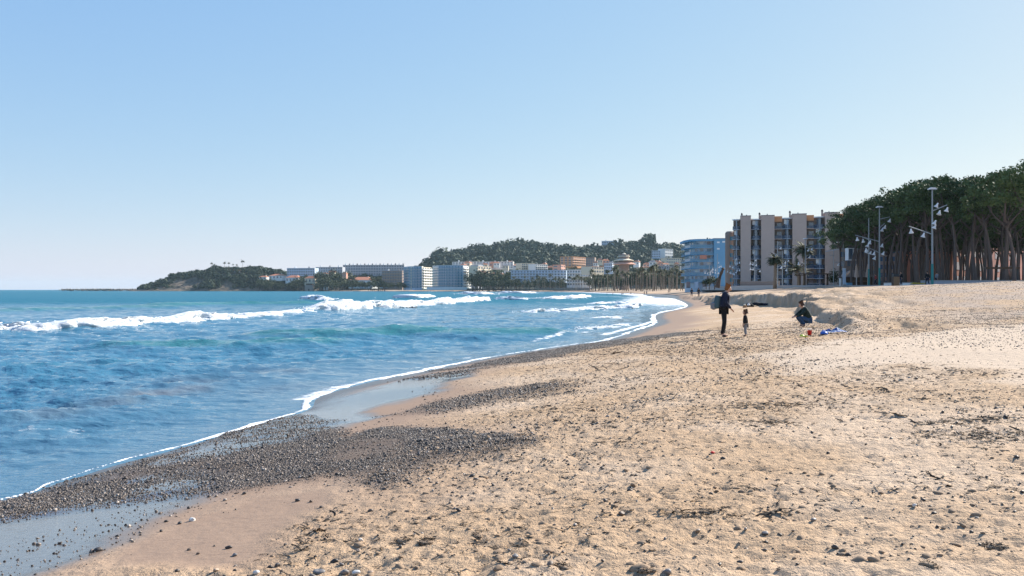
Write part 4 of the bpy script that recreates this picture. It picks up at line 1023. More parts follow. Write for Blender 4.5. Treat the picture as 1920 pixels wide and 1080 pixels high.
for _ in range(4000):
    d = 118 + rp.random() * 125; u = .395 + rp.random() * .275
    x = u * d
    umin = np.interp(d, [110, 130, 150, 170, 215], [.50, .47, .425, .40, .395])
    if u < umin or (u < .50 and d < 128): continue
    if any((x - a) ** 2 + (d - b_) ** 2 < 5.2 ** 2 for a, b_ in placed): continue
    placed.append((x, d)); px = 960 + u * FPX
    sky_y = np.interp(px, [1560, 1600, 1650, 1700, 1750, 1800, 1880, 1920, 2100], [440, 400, 376, 354, 341, 335, 338, 315, 315])
    z = float(prom_z(np.array(d))); s = min(1.05, (ZZ(sky_y, d) - z) / 14.9) * (.93 + .07 * rp.random())
    if s < .72: continue
    pb_ = ('behind the kiosk and closed parasols' if px < 1640 else 'between the middle lamp mast and the wooden bin' if px < 1690 else 'behind the nearest lamp mast' if px < 1765 else 'before the salmon pink building' if px < 1840 else 'behind the long dark pergola bar' if px < 1925 else 'beyond the tallest pine')
    pl_ = ('front shaded pine, ' if d < 145 else 'mid grove shaded pine, ' if d < 185 else 'rearmost shaded pine, ') + pb_
    tree('umbrella_pine', pl_, 'pines inside the grove: ' + pl_, x, d, z, *PINES[int(rp.integers(0, 7))], s, rp.random() * 6.28); cnt += 1
    if cnt > 190: break
print('pines', cnt)

# palms
def palm_variant(seed, H=11.0, nf=22, L=2.3, leaflets=0, rad=.2, droop=1.0, lean=.3):
    r = np.random.default_rng(seed); ln = r.normal(0, lean, 2)
    pts = [np.array([ln[0] * t * t, ln[1] * t * t, H * t]) for t in np.linspace(0, 1, 6)]; pts[0][2] = -.8
    tr = tube(pts, [rad * 1.35, rad, rad * .9, rad * .85, rad * .85, rad * 1.3], 7)
    V, F = [], []; top = pts[-1]
    for k in range(nf):
        a = 6.2832 * k / nf * 1.618 * 4 + r.normal(0, .2); el = math.asin(-.45 + 1.4 * ((k + .5) / nf)) if k < nf else 0; LL = L * (.8 + .4 * r.random())
        prev = top.copy(); dirv = np.array([math.cos(a) * math.cos(el), math.sin(a) * math.cos(el), math.sin(el)]); side = np.array([-math.sin(a), math.cos(a), 0])
        ns = 9 if leaflets else 4; rib = [prev]
        for j in range(ns):
            dirv = dirv + np.array([0, 0, -.95 * droop / ns * (1.3 if el > .3 else .8)]); dirv /= np.linalg.norm(dirv); prev = prev + dirv * LL / ns; rib.append(prev)
        if leaflets:
            for j in range(1, ns + 1):
                for m_ in range(leaflets):
                    u = (j - 1 + (m_ + .5) / leaflets) / ns; p = rib[j - 1] + (rib[j] - rib[j - 1]) * ((m_ + .5) / leaflets); dl = (rib[j] - rib[j - 1]) / (LL / ns)
                    for sg in (-1, 1):
                        l_ = .55 * L / 2.3 * (math.sin(PI * min(.97, u + .12)) ** .6) * (.8 + .4 * r.random()); tip = p + (side * sg * .8 + dl * .55 + np.array([0, 0, -.35 + r.normal(0, .15)])) * l_
                        n_w = dl * .075; kk = len(V); V += [p - n_w, p + n_w, tip + n_w * .2, tip - n_w * .2]; F.append((kk, kk + 1, kk + 2, kk + 3))
            rb = tube(rib, list(np.linspace(.035, .008, ns + 1)), 4); kk = len(V); V += [np.array(v) for v in rb[0]]; F += [tuple(i + kk for i in q) for q in rb[1]]
        else:
            for j in range(ns):
                w0 = .42 * math.sin(PI * (j + .35) / (ns + .4)); w1 = .42 * math.sin(PI * (j + 1.35) / (ns + .6))
                for sg in (-1, 1):
                    kk = len(V); dz = np.array([0, 0, -.28]); V += [rib[j], rib[j + 1], rib[j + 1] + side * sg * w1 + dz * w1, rib[j] + side * sg * w0 + dz * w0]; F.append((kk, kk + 1, kk + 2, kk + 3))
    return mesh_of('trunk', tr, M_PBARK), mesh_of('crown', (V, F), M_PALM, False)
PALMS = [palm_variant(700 + i, 10.3 + i * .9, 26, 2.8, 0, .19) for i in range(4)]
rp = np.random.default_rng(5); npalm = 0
xs = np.concatenate([np.linspace(1080, 1276, 50), np.linspace(1000, 1110, 22), np.linspace(900, 1010, 20), np.linspace(1180, 1278, 18)])
for px in xs:
    px = px + rp.normal(0, 2.2); d = np.interp(px, [880, 960, 1060, 1150, 1280], [1090, 960, 790, 640, 530]) * (1 + rp.normal(0, .08))
    pl_ = 'slim palm before the ' + ('trees right of the round hotels' if px < 955 else 'long low white building' if px < 1062 else 'tall white block and small cream house' if px < 1140 else 'tiered roofs of the brown pavilion' if px < 1195 else 'low house rows' if px < 1245 else 'blue block, in the thickest part of the row')
    x, y = XY(px, d); s = .93 + rp.normal(0, .14) + (.12 if px > 1150 else 0)
    tree('palm_tree', pl_, 'palms along the far promenade: ' + pl_, x, y, 2.2, *PALMS[npalm % 4], s, rp.random() * 6.28, cat='palm'); npalm += 1
for px, top, lb in ((397, 494, 'lone palm at the seaward end of the headland top'), (402, 496, 'short palm next to the lone one on the headland'), (421, 493, 'slender palm left of the white headland villa'), (429, 493.5, 'slender palm above the white headland villa'), (437, 496, 'short palm above the right end of the headland villa'), (444, 496.5, 'short palm between the headland villa and the tall cypress'), (455, 490.5, 'tallest dark cypress like palm on the headland top')):
    d = 1372; x, y = XY(px, d); h = ZZ(top, d) - ZZ(506, d)
    tree('palm_tree', lb, 'palms on the headland', x, y, ZZ(508, d), *PALMS[0], h / 10.8 * 1.25, px, cat='palm')
np_a = palm_variant(811, 5.9, 70, 2.1, 3, .34, 1.1, .1); np_b = palm_variant(812, 3.6, 18, 3.4, 4, .26, .55, .3); np_c = palm_variant(813, 8.0, 34, 3.0, 4, .17, 1.0, .2)
for px, d, vv, lb, sc in ((1453, 196, np_a, 'dark bushy fan palm with thick trunk before the tan block', 1.0), (1497, 190, np_b, 'palm with upright spread fronds left of the tall slim palm', 1.0), (1507, 188, np_c, 'tall slim palm with a ragged crown before the tan block', 1.0)):
    x, y = XY(px, d); tree('palm_tree', lb, 'palms before the tan apartment block', x, y, float(prom_z(np.array(d))), *vv, sc, 1.0, cat='palm')

# bushy trees in the town
def bushy(seed):
    r = np.random.default_rng(seed); V, F = [], []; cen = [np.array([r.normal(0, 1.5), r.normal(0, 1.5), 5 + r.normal(0, 1.1)]) for _ in range(15)]
    leaf_quads(r, cen, 30, 1.7, .42, V, F, .85)
    return mesh_of('trunk', tube([(0, 0, -1), (.1, 0, 2), (.1, .1, 5)], [.35, .25, .12], 6), M_BARK), mesh_of('crown', (V, F), M_BUSH, False)
BUSH = [bushy(900 + i) for i in range(4)]
rp = np.random.default_rng(9)
ALAB = ['dark bushy tree before the pale terrace block', 'dark bushy tree in the clump above the old stone tower', 'dark bushy tree left of the brown apartment block', 'dark bushy tree squeezed between the brown block and the round hotels', 'dark bushy tree behind the cream villa with sunlit gable', 'low bushy tree behind the white beach cabin', 'low bushy tree behind the parked cars', 'low bushy tree at the foot of the brown apartment block', 'bushy tree on the shore below the headland villas', 'dark tree below the cream house right of the round hotels', 'large dark tree between the cream house and the low white house', 'low dark tree behind the palms and the brown retaining wall', 'round dark tree in front of the cream terrace', 'round dark tree beside the pink blocky house', 'low tree in front of the long low white building', 'tree below the orange hillside apartments', 'dark tree just left of the tiered roofs', 'tree behind the palms near the blue block', 'tree behind the palms under the tiered roofs', 'tree on the slope right of the tiered roofs', 'tree on the slope touching the blue block', 'tree just above the pink blocky house']
AREA = [ # px range, top row range, base row, distance, count, height m
 (594, 652, 506, 516, 1285, 16), (600, 660, 516, 530, 1240, 16), (690, 722, 510, 528, 1240, 9), (755, 764, 528, 534, 1150, 2), (556, 576, 513, 524, 1290, 7), (590, 656, 527, 533, 1225, 14), (655, 720, 526, 532, 1195, 14), (720, 760, 528, 534, 1160, 9), (485, 560, 523, 531, 1285, 22), (884, 905, 512, 530, 1060, 8),
 (900, 962, 506, 522, 1040, 15), (905, 975, 520, 530, 960, 14), (962, 985, 503, 512, 1120, 5), (1010, 1040, 506, 514, 1120, 5), (985, 1060, 522, 530, 940, 10), (1064, 1110, 497, 506, 1130, 7), (1148, 1160, 500, 508, 900, 4), (1190, 1280, 506, 518, 730, 16), (1100, 1200, 514, 524, 760, 16), (1195, 1250, 488, 500, 1250, 10), (1240, 1282, 478, 492, 1380, 8), (1030, 1062, 496, 503, 1200, 5)]
nbt = 0
for (a, c, t0, t1, d, n_), alab in zip(AREA, ALAB):
    for k in range(n_):
        px = a + (c - a) * (k + rp.random()) / n_; top = t0 + (t1 - t0) * rp.random(); dd = d * (1 + rp.normal(0, .012))
        x, y = XY(px, dd); z = 3.0 if dd < 1300 and top > 505 else ZZ(top, dd) - 7.5
        s = np.clip((ZZ(top, dd) - z) / 7.6, .6, 2.6); z = ZZ(top, dd) - 7.6 * s
        tree('bushy_tree', alab, 'bushy trees: ' + alab, x, y, z, *BUSH[nbt % 4], s, rp.random() * 6.28); nbt += 1
for px, d, s, lb in ((1330, 245, .42, 'dark clipped hedge bush at the foot of the blue block'), (1340, 243, .45, 'second dark hedge bush below the leaning trunk'), (1324, 250, .36, 'smallest dark hedge bush at the foot of the blue block'), (1563, 190, .5, 'dark shrub at the right foot of the tan block')):
    x, y = XY(px, d); tree('bush', lb, 'dark bushes along the promenade', x, y, float(prom_z(np.array(d))) - .6, *BUSH[px % 4], s, px, cat='bush')
t = root('dead_palm_trunk', 'leaning brown bare palm trunk in front of the blue end wall', 'palm', (*XY(1349, 240), 3.5))
part('trunk', tube([(-.6, 0, -.6), (-.2, 0, 1.5), (.5, 0, 3.6), (1.0, 0, 4.6)], [.75, .6, .45, .3], 8), M['dark_wood'], t, True); part('crown_stub', lathe([(.3, 0), (.55, .3), (.25, .7), (.01, .75)], 8, (1.0, 0, 4.4)), M['dark_wood'], t, True)

# ------------------------------------------------------------------ lamp masts with bell lamps
BELL = mesh_of('bell_lamp', lathe([(.02, .54), (.08, .52), (.10, .36), (.16, .18), (.29, .0), (.27, -.02), (.14, .16), (.02, .26)], 12), M['white_metal'])
def mast(px, d, top, label, arms, bells_on_pole, green=True, head=True, thin=1.0, group='tall lamp masts with bell shaped lamps'):
    x, y = XY(px, d); z = float(prom_z(np.array(d))); H = ZZ(top, d) - z
    rt = root('lamp_mast', label, 'lamp mast', (x, y, z), group)
    hs = 2.6 if green else .3
    part('pole', tube([(0, 0, hs), (0, 0, H * .6), (0, 0, H)], [.12 * thin, .105 * thin, .08 * thin], 8), M['pole_grey'], rt, True)
    part('pole_base', tube([(0, 0, -.4), (0, 0, hs)], [.17 * thin, .15 * thin], 8), M['teal_paint'] if green else M['pole_grey'], rt, True)
    if head:
        hd = part('head_lamp', join(box(-.46, .46, -.28, .28, H - .02, H + .10), box(-.28, .28, -.3, .3, H + .10, H + .2)), M['white_metal'], rt, True)
        part('diffuser', box(-.38, .38, -.2, .2, H - .08, H - .03), M['glass'], hd, True)
    for (h, dx, rise, dy, nb) in arms:
        am = part('arm', tube([(0, 0, h), (dx, dy, h + rise)], [.07, .05], 6), M['pole_grey'], rt, True)
        for k in range(nb):
            u = .92 if k == 0 else .92 - .5 * k
            o = link('bell_lamp', BELL, None, am); o.location = (dx * u, dy * u - .1, h + rise * u - .75); o.rotation_euler = (.25, .22 if dx > 0 else -.2, k * 1.3)
    for (h, dx) in bells_on_pole:
        o = link('bell_lamp', BELL, None, rt); o.location = (dx, -.2, h); o.rotation_euler = (.25, .35, 0)
    return rt
mast(1748, 104, 355, 'nearest lamp mast with teal foot and bell lamps, before the thick of the pines', [(9.05, 1.9, .75, .2, 2), (6.2, -2.7, 1.0, .3, 2)], [(9.5, .35), (7.4, .1), (6.9, .1)])
mast(1649, 129, 389, 'middle lamp mast with teal foot, its long arms hung with bell lamps', [(10.0, 1.7, .35, .3, 1), (8.6, .95, .8, .4, 2), (6.6, -3.5, 1.0, .4, 3), (4.9, -2.4, 1.0, -.5, 2)], [(3.9, -.9), (4.6, .4)], head=True)
mast(1629, 137, 409, 'plain lamp mast with teal foot next to the middle one, bells close to the pole', [(7.3, -.9, .4, .2, 1)], [(6.2, -.3), (5.2, -.5), (5.0, .1)], head=False)
mast(1581, 176, 424, 'slender bare lamp mast by the blue information column', [(9.5, -1.2, .1, .1, 1)], [], green=False, head=False, thin=.8)
mast(1510, 186, 448, 'lamp mast beside the tall slim palm before the tan block', [(8.2, 1.5, .2, .1, 2), (6.3, 1.0, .4, .2, 1), (4.6, -1.6, .7, 0, 1)], [(7.4, .5)], green=False)
mast(1458, 205, 452, 'lamp mast with four bells beside the dark fan palm', [(9.0, .7, .5, 0, 1), (7.4, -1.4, .3, 0, 2), (5.8, -1.6, .2, .2, 2), (4.4, 1.9, .9, 0, 2)], [(6.2, -.4)], green=False, head=False)
mast(1467, 222, 470, 'lamp mast just right of the dark fan palm', [(6.2, 1.6, .8, 0, 2), (4.4, 1.0, .2, 0, 1)], [(5.0, .4)], green=False, head=False)
mast(1415, 238, 474, 'lamp mast in front of the second glazed bay of the tan block', [(6.4, -1.3, .4, 0, 2), (4.2, 1.5, .5, 0, 1), (5.1, -1.2, .2, .3, 2)], [(7.0, .2), (5.6, .3)], green=False, head=False)
mast(1378, 258, 470, 'lamp mast crowded with bells at the corner of the tan block', [(7.2, 1.4, .5, 0, 2), (6.0, -1.6, .6, 0, 2), (5.2, 1.5, .2, .3, 2), (4.2, -1.4, .3, 0, 2)], [(8.0, .3), (3.4, -.3), (4.0, .3)], green=False, head=False)
mast(1372, 285, 474, 'lamp mast between the blue block and the tan block', [(6.4, 1.2, .5, 0, 2), (5.0, -1.5, .6, 0, 2)], [(4.2, -.3), (6.4, .3)], green=False, head=False)
mast(1345, 300, 476, 'lamp mast in front of the blue end wall', [(7.2, 1.3, .5, 0, 2), (6.2, -1.8, .6, 0, 2), (5.4, -1.8, .2, 0, 2)], [(8.2, .3), (4.6, .3)], green=False, head=False)
mast(1330, 318, 486, 'lamp mast in front of the curved blue balconies', [(6.2, 1.3, .5, 0, 2), (5.2, -1.8, .6, 0, 2), (4.2, 1.8, .2, 0, 2)], [(5.2, .3), (4.6, .3)], green=False, head=False)
rt = mast(1563, 172, 470, 'low dark street lamp with two short arms before the tan wall slab', [(4.6, 1.0, .1, 0, 1), (6.0, -.9, .1, 0, 0)], [], green=False, head=False, thin=.7, group=None)
for px, top, d in ((1283, 506, 330), (1300, 512, 335)):
    mast(px, d, top, 'thin short lamp post by the %s of the blue block' % ('far corner' if px < 1290 else 'ground floor'), [(4.0, .5, .1, 0, 1)], [], green=False, head=False, thin=.7, group=None)

# ------------------------------------------------------------------ promenade furniture
def at(px, d): x, y = XY(px, d); return (x, y, float(prom_z(np.array(d))))
rt = root('information_column', 'tall pale blue information column on the promenade edge', 'sign', at(1583, 150)); part('panel', box(-.24, .24, -.12, .12, .15, 2.9), M['pale_blue_render'], rt, True); part('plinth', box(-.3, .3, -.2, .2, -.3, .15), M['concrete'], rt, True); part('cap', box(-.26, .26, -.14, .14, 2.9, 2.98), M['white_metal'], rt, True)
rt = root('marker_post', 'short white marker post left of the blue information column', 'post', at(1575.5, 151)); part('post', box(-.17, .17, -.1, .1, -.3, 1.2), M['white_render'], rt, True); part('cap', box(-.2, .2, -.13, .13, 1.2, 1.27), M['pole_grey'], rt, True)
rt = root('storage_box', 'low blue box right of the information column', 'box', at(1592, 152)); part('body', box(-.45, .45, -.3, .3, -.2, .42), M['blue_render'], rt, True); part('lid', box(-.48, .48, -.33, .33, .42, .5), M['navy'], rt, True)
rt = root('litter_bin', 'square wooden litter bin with dark lid on the beach edge', 'bin', at(1679, 106))
for k in range(7): part('slat', box(-.36 + k * .105, -.36 + k * .105 + .09, -.36, -.33, -.2, 1.05), M['warm_wood'], rt, True)
part('body', box(-.36, .36, -.32, .34, -.3, 1.02), M['dark_wood'], rt, True); part('lid', join(box(-.4, .4, -.4, .38, 1.06, 1.14), box(-.3, .3, -.25, .25, 1.14, 1.4)), M['dark_metal'], rt, True)
rt = root('pergola', 'dark flat roofed pergola on two posts before the tan block', 'pergola', at(1528, 184))
part('roof', box(-3.7, 3.7, -.8, .8, 2.35, 2.55), M['dark_wood'], rt, True)
for x_ in (-2.2, 2.7): part('post', box(x_ - .16, x_ + .16, -.16, .16, -.4, 2.35), M['dark_wood'], rt, True)
part('bench', box(-1.4, 1.2, -.3, .3, .35, .48), M['concrete'], rt, True)
rt = root('pergola', 'small T shaped shade left of the dark pergola', 'pergola', at(1500, 186)); part('post', box(-.14, .14, -.14, .14, -.4, 2.1), M['dark_wood'], rt, True); part('roof', box(-1.1, 1.1, -.6, .6, 2.1, 2.22), M['dark_wood'], rt, True)
rt = root('pergola', 'long dark pergola bar under the pines at the picture edge', 'pergola', at(1880, 108)); part('beam', box(-2.1, 2.1, -.2, .2, 2.05, 2.3), M['dark_wood'], rt, True)
for x_ in (-1.9, 1.9): part('post', box(x_ - .07, x_ + .07, -.07, .07, -.3, 2.05), M['dark_metal'], rt, True)
rt = root('kiosk', 'dark low kiosk with pitched roof under the first pines', 'kiosk', at(1610, 178)); part('wall', box(-2.8, 2.8, 0, 3, -.3, 1.7), M['dark_wood'], rt, True); part('roof', ([(-3.3, -.4, 1.7), (3.3, -.4, 1.7), (3.3, 3.4, 1.7), (-3.3, 3.4, 1.7), (-1.2, 1.5, 3.2), (1.2, 1.5, 3.2)], [(0, 1, 5, 4), (1, 2, 5), (2, 3, 4, 5), (3, 0, 4), (3, 2, 1, 0)]), M['brown_render'], rt, True); part('counter', box(-1.5, 1.5, -.5, -.02, .8, .9), M['warm_wood'], rt, True)
for px, lb in ((1606, 'closed pale parasol beside the kiosk'), (1627, 'second closed pale parasol, taller, behind the plain lamp mast')):
    rt = root('parasol', lb, 'parasol', at(px, 170), 'closed parasols under the first pines'); part('pole', tube([(0, 0, -.2), (0, 0, 2.4)], [.05, .05], 6), M['white_metal'], rt, True); part('canopy', lathe([(.02, 4.3), (.12, 3.9), (.42, 2.3), (.45, 1.6), (.1, 1.55)], 8), M['tan_render'], rt, True)
rt = root('flower_bed', 'low strip of yellow flowers in front of the low wall', 'flower bed', at(1721, 107.5)); part('border', box(-.9, .9, -.3, .3, -.2, .12), M['concrete'], rt, True)
V, F = [], []; leaf_quads(np.random.default_rng(4), [np.array([x_, 0, .22]) for x_ in np.linspace(-.8, .8, 12)], 26, .18, .05, V, F, .7); mf = col_mat('yellow_petals', (.62, .50, .06)); fo_ = link('flowers', mesh_of('flowers', (V, F), mf, False), None, rt); fo_['kind'] = 'stuff'
# ------------------------------------------------------------------ people
def skin(name, verts, edges, radii, m, rootv=0, sub=2):
    me = bpy.data.meshes.new(name + '_cage'); me.from_pydata([tuple(v) for v in verts], edges, [])
    o = bpy.data.objects.new(name + '_cage', me); COL.objects.link(o)
    md = o.modifiers.new('s', 'SKIN'); md.use_smooth_shade = True
    for i, rr in enumerate(radii):
        sv_ = me.skin_vertices[0].data[i]; sv_.radius = rr if isinstance(rr, tuple) else (rr, rr); sv_.use_root = (i == rootv)
    sd = o.modifiers.new('d', 'SUBSURF'); sd.levels = sub
    dg = bpy.context.evaluated_depsgraph_get(); dg.update()
    out = bpy.data.meshes.new_from_object(o.evaluated_get(dg)); out.name = name
    bpy.data.objects.remove(o); bpy.data.meshes.remove(me)
    out.materials.clear(); out.materials.append(m)
    for p in out.polygons: p.use_smooth = True
    return out
mat('skin', (.55, .32, .22), rough=.55); mat('navy_cloth', (.012, .018, .04), rough=.85); mat('black_cloth', (.012, .012, .014), rough=.85); mat('teal_cloth', (.06, .11, .13), rough=.8); mat('green_cloth', (.012, .026, .022), rough=.85)
mat('jean_cloth', (.03, .07, .14), rough=.85); mat('grey_cloth', (.20, .21, .23), rough=.85); mat('auburn_hair', (.20, .075, .02), rough=.6); mat('brown_hair', (.06, .03, .018), rough=.6); mat('red_cloth', (.35, .05, .05), rough=.8); mat('shoe_leather', (.03, .022, .02), rough=.5)

def lerp(a, b_, t): return tuple(a[i] + (b_[i] - a[i]) * t for i in range(3))
def figure(J, k=1.0, fingers=True):
    """body skeleton from joints J (dict of points); k scales the radii. Returns verts, edges, radii"""
    V, E, Rr = [], [], []; ix = {}
    def v(n, p, rr): ix[n] = len(V); V.append(p); Rr.append(tuple(q * k for q in rr) if isinstance(rr, tuple) else rr * k); return ix[n]
    def e(a, b_): E.append((ix[a], ix[b_]))
    v('pelvis', J['pelvis'], (.145, .115)); v('waist', lerp(J['pelvis'], J['chest'], .45), (.125, .10)); v('chest', J['chest'], (.15, .115)); v('neck', J['neck'], .058)
    v('jaw', J['jaw'], (.068, .075)); v('head', J['head'], (.078, .098)); v('crown', J['crown'], (.055, .07))
    for a, b_ in (('pelvis', 'waist'), ('waist', 'chest'), ('chest', 'neck'), ('neck', 'jaw'), ('jaw', 'head'), ('head', 'crown')): e(a, b_)
    f = Vector(J['face']).normalized(); nose = Vector(J['head']) * .55 + Vector(J['jaw']) * .45 + f * .115 * k; v('nose', tuple(nose), .014); e('head', 'nose')
    for s in ('l', 'r'):
        v('sh' + s, J['sh' + s], .062); v('el' + s, J['el' + s], .044); v('wr' + s, J['wr' + s], .030); e('chest', 'sh' + s); e('sh' + s, 'el' + s); e('el' + s, 'wr' + s)
        ar = (Vector(J['wr' + s]) - Vector(J['el' + s])).normalized(); pm = Vector(J['wr' + s]) + ar * .085 * k; v('palm' + s, tuple(pm), (.036, .02)); e('wr' + s, 'palm' + s)
        if fingers:
            sd = ar.cross(Vector((0, 0, 1)) if abs(ar.z) < .8 else Vector((1, 0, 0))).normalized(); cu = sd.cross(ar)
            for q in range(4):
                b1 = pm + sd * (.026 - .0175 * q) * k + ar * .05 * k; b2 = b1 + (ar * .7 - cu * .5) * (.042 - .004 * abs(q - 1.5)) * k
                v('f%s%d' % (s, q), tuple(b1), .0095); v('g%s%d' % (s, q), tuple(b2), .0078); e('palm' + s, 'f%s%d' % (s, q)); e('f%s%d' % (s, q), 'g%s%d' % (s, q))
            tb = Vector(J['wr' + s]) + ar * .05 * k + sd * .045 * k; v('th' + s, tuple(tb), .011); e('palm' + s, 'th' + s); v('tt' + s, tuple(tb + ar * .035 * k + sd * .012 * k), .009); e('th' + s, 'tt' + s)
        v('hip' + s, J['hip' + s], .092); v('kn' + s, J['kn' + s], .060); v('an' + s, J['an' + s], .042); v('toe' + s, J['toe' + s], (.045, .03))
        e('pelvis', 'hip' + s); e('hip' + s, 'kn' + s); e('kn' + s, 'an' + s); e('an' + s, 'toe' + s)
    return V, E, Rr
def garment(J, names, edges, rad, m, nm, k=1.0):
    V = [J[n] if n in J else lerp(J['pelvis'], J['chest'], .45) for n in names]; E = [(names.index(a), names.index(b_)) for a, b_ in edges]
    return skin(nm, V, E, [tuple(q * k for q in rr) if isinstance(rr, tuple) else rr * k for rr in rad], m, 0)
def hair_mesh(J, m, k=1.0, long=0.0):
    h = Vector(J['head']); f = Vector(J['face']).normalized(); up = (Vector(J['crown']) - Vector(J['jaw'])).normalized()
    V = [tuple(h - f * .045 * k + up * .02 * k), tuple(Vector(J['crown']) - f * .012 * k + up * .012 * k), tuple(h - f * .07 * k - up * (.07 + long) * k)]
    return skin('hair', V, [(0, 1), (0, 2)], [(.105 * k, .09 * k), (.085 * k, .08 * k), (.075 * k, .05 * k)], m, 0)
def person_meshes(J, k, cloth, fingers=True, hair='brown_hair', long=0.0, coat_w=1.0):
    top, leg, shoe = cloth; out = {}
    V, E, Rr = figure(J, k, fingers); out['body'] = skin('body', V, E, Rr, M['skin'], 0)
    out['jacket'] = garment(J, ['pelvis', 'waist', 'chest', 'neck', 'shl', 'ell', 'wrl', 'shr', 'elr', 'wrr'], [('pelvis', 'waist'), ('waist', 'chest'), ('chest', 'neck'), ('chest', 'shl'), ('shl', 'ell'), ('ell', 'wrl'), ('chest', 'shr'), ('shr', 'elr'), ('elr', 'wrr')],
        [(.19 * coat_w, .16 * coat_w), (.175 * coat_w, .15 * coat_w), (.185, .15), (.085, .085), .088, .066, .050, .088, .066, .050], M[top], 'jacket', k)
    hp = lambda s: ['hip' + s, 'kn' + s, 'an' + s]
    out['trousers'] = garment(J, ['pelvis'] + hp('l') + hp('r'), [('pelvis', 'hipl'), ('hipl', 'knl'), ('knl', 'anl'), ('pelvis', 'hipr'), ('hipr', 'knr'), ('knr', 'anr')], [(.155, .13), .105, .076, .058, .105, .076, .058], M[leg], 'trousers', k)
    for s in 'lr':
        a, tt = Vector(J['an' + s]), Vector(J['toe' + s]); dn = Vector((0, 0, .03 * k)); out['shoe' + s] = skin('shoe', [tuple(a - dn), tuple((a + tt) / 2 - dn * .6), tuple(tt)], [(0, 1), (1, 2)], [(.052 * k, .045 * k), (.05 * k, .04 * k), (.046 * k, .032 * k)], M[shoe], 0)
    out['hair'] = hair_mesh(J, M[hair], k, long); return out
def person(label, loc, rz, meshes, group=None, s=1.0):
    t = root('person', label, 'person', loc, group, rz); t.scale = (s, s, s)
    for n_, me in meshes.items(): link(n_.rstrip('lr') if n_.startswith('shoe') else n_, me, None, t)
    return t
# standing adult, local +X is ahead, head bent down to the child
JA = dict(pelvis=(0, 0, .93), chest=(.03, 0, 1.30), neck=(.085, 0, 1.47), jaw=(.135, 0, 1.535), head=(.15, 0, 1.61), crown=(.145, 0, 1.68), face=(.85, 0, -.45), shl=(.04, .18, 1.385), shr=(.04, -.18, 1.385), ell=(.03, .24, 1.12), elr=(.06, -.23, 1.12), wrl=(.20, .15, .96), wrr=(.22, -.13, .94),
          hipl=(0, .09, .88), hipr=(0, -.09, .88), knl=(.03, .085, .48), knr=(.02, -.085, .48), anl=(-.02, .08, .085), anr=(-.06, -.09, .085), toel=(.13, .10, .035), toer=(.09, -.12, .035))
ma = person_meshes(JA, 1.0, ('navy_cloth', 'black_cloth', 'shoe_leather'), hair='auburn_hair', long=.05, coat_w=1.28)
g = ground(1357, 632); pa = person('person in a navy jacket with a rucksack, head bent, standing on the sand', g, R(-12), ma)
pk = skin('rucksack', [(-.17, 0, 1.36), (-.20, 0, 1.20), (-.22, 0, 1.02), (-.19, 0, .92)], [(0, 1), (1, 2), (2, 3)], [(.14, .09), (.16, .12), (.165, .14), (.14, .10)], M['teal_cloth'], 1)
t = root('rucksack', 'bulky grey teal rucksack worn on the back of the standing person', 'rucksack', g, None, R(-12)); link('bag', pk, None, t)
part('pocket', lathe([(.02, -.14), (.10, -.10), (.11, .08), (.02, .12)], 10, (-.32, 0, 1.03)), M['grey_cloth'], t, True)
for s_ in (-1, 1): link('strap', skin('strap', [(-.13, .10 * s_, 1.40), (.02, .13 * s_, 1.49), (.19, .13 * s_, 1.36), (.17, .14 * s_, 1.16), (-.1, .16 * s_, 1.02)], [(0, 1), (1, 2), (2, 3), (3, 4)], [(.02, .012)] * 5, M['grey_cloth'], 0, 1), None, t)
# toddler
JC = dict(pelvis=(0, 0, .40), chest=(.01, 0, .59), neck=(.015, 0, .675), jaw=(.02, 0, .725), head=(.025, 0, .79), crown=(.015, 0, .85), face=(.95, 0, .1), shl=(.01, .095, .63), shr=(.01, -.095, .63), ell=(.0, .13, .51), elr=(.02, -.13, .51), wrl=(.05, .13, .41), wrr=(.06, -.12, .42),
          hipl=(0, .048, .37), hipr=(0, -.048, .37), knl=(.015, .045, .20), knr=(.01, -.05, .20), anl=(-.01, .045, .045), anr=(-.02, -.055, .045), toel=(.075, .05, .02), toer=(.065, -.065, .02))
mc = person_meshes(JC, .60, ('black_cloth', 'grey_cloth', 'shoe_leather')); 
JC2 = dict(JC); kk = .80
mc['body'] = skin('body', *[q for q in (lambda a: (a[0], a[1], [tuple(z * 1.32 for z in rr) if (4 <= i <= 6) else rr for i, rr in enumerate(a[2])]))(figure(JC, .60, True))], M['skin'], 0); mc['hair'] = hair_mesh(JC, M['brown_hair'], .78)
person('toddler in a black top and grey trousers standing before the tall person', ground(1398, 631), R(165), mc)
# crouching adult
JS = dict(pelvis=(-.10, 0, .30), chest=(.05, 0, .66), neck=(.14, 0, .80), jaw=(.20, 0, .85), head=(.225, 0, .925), crown=(.225, 0, .995), face=(.8, 0, -.55), shl=(.07, .18, .72), shr=(.07, -.18, .72), ell=(.26, .25, .53), elr=(.26, -.25, .53), wrl=(.44, .12, .44), wrr=(.46, -.10, .43),
          hipl=(-.06, .10, .28), hipr=(-.06, -.10, .28), knl=(.36, .16, .42), knr=(.36, -.17, .40), anl=(.10, .13, .085), anr=(.08, -.14, .085), toel=(.25, .16, .035), toer=(.23, -.17, .035))
ms = person_meshes(JS, 1.0, ('green_cloth', 'jean_cloth', 'shoe_leather'), coat_w=1.15)
person('person in a dark green jacket and blue jeans crouching by the sand bank', ground(1512, 613), R(178), ms)
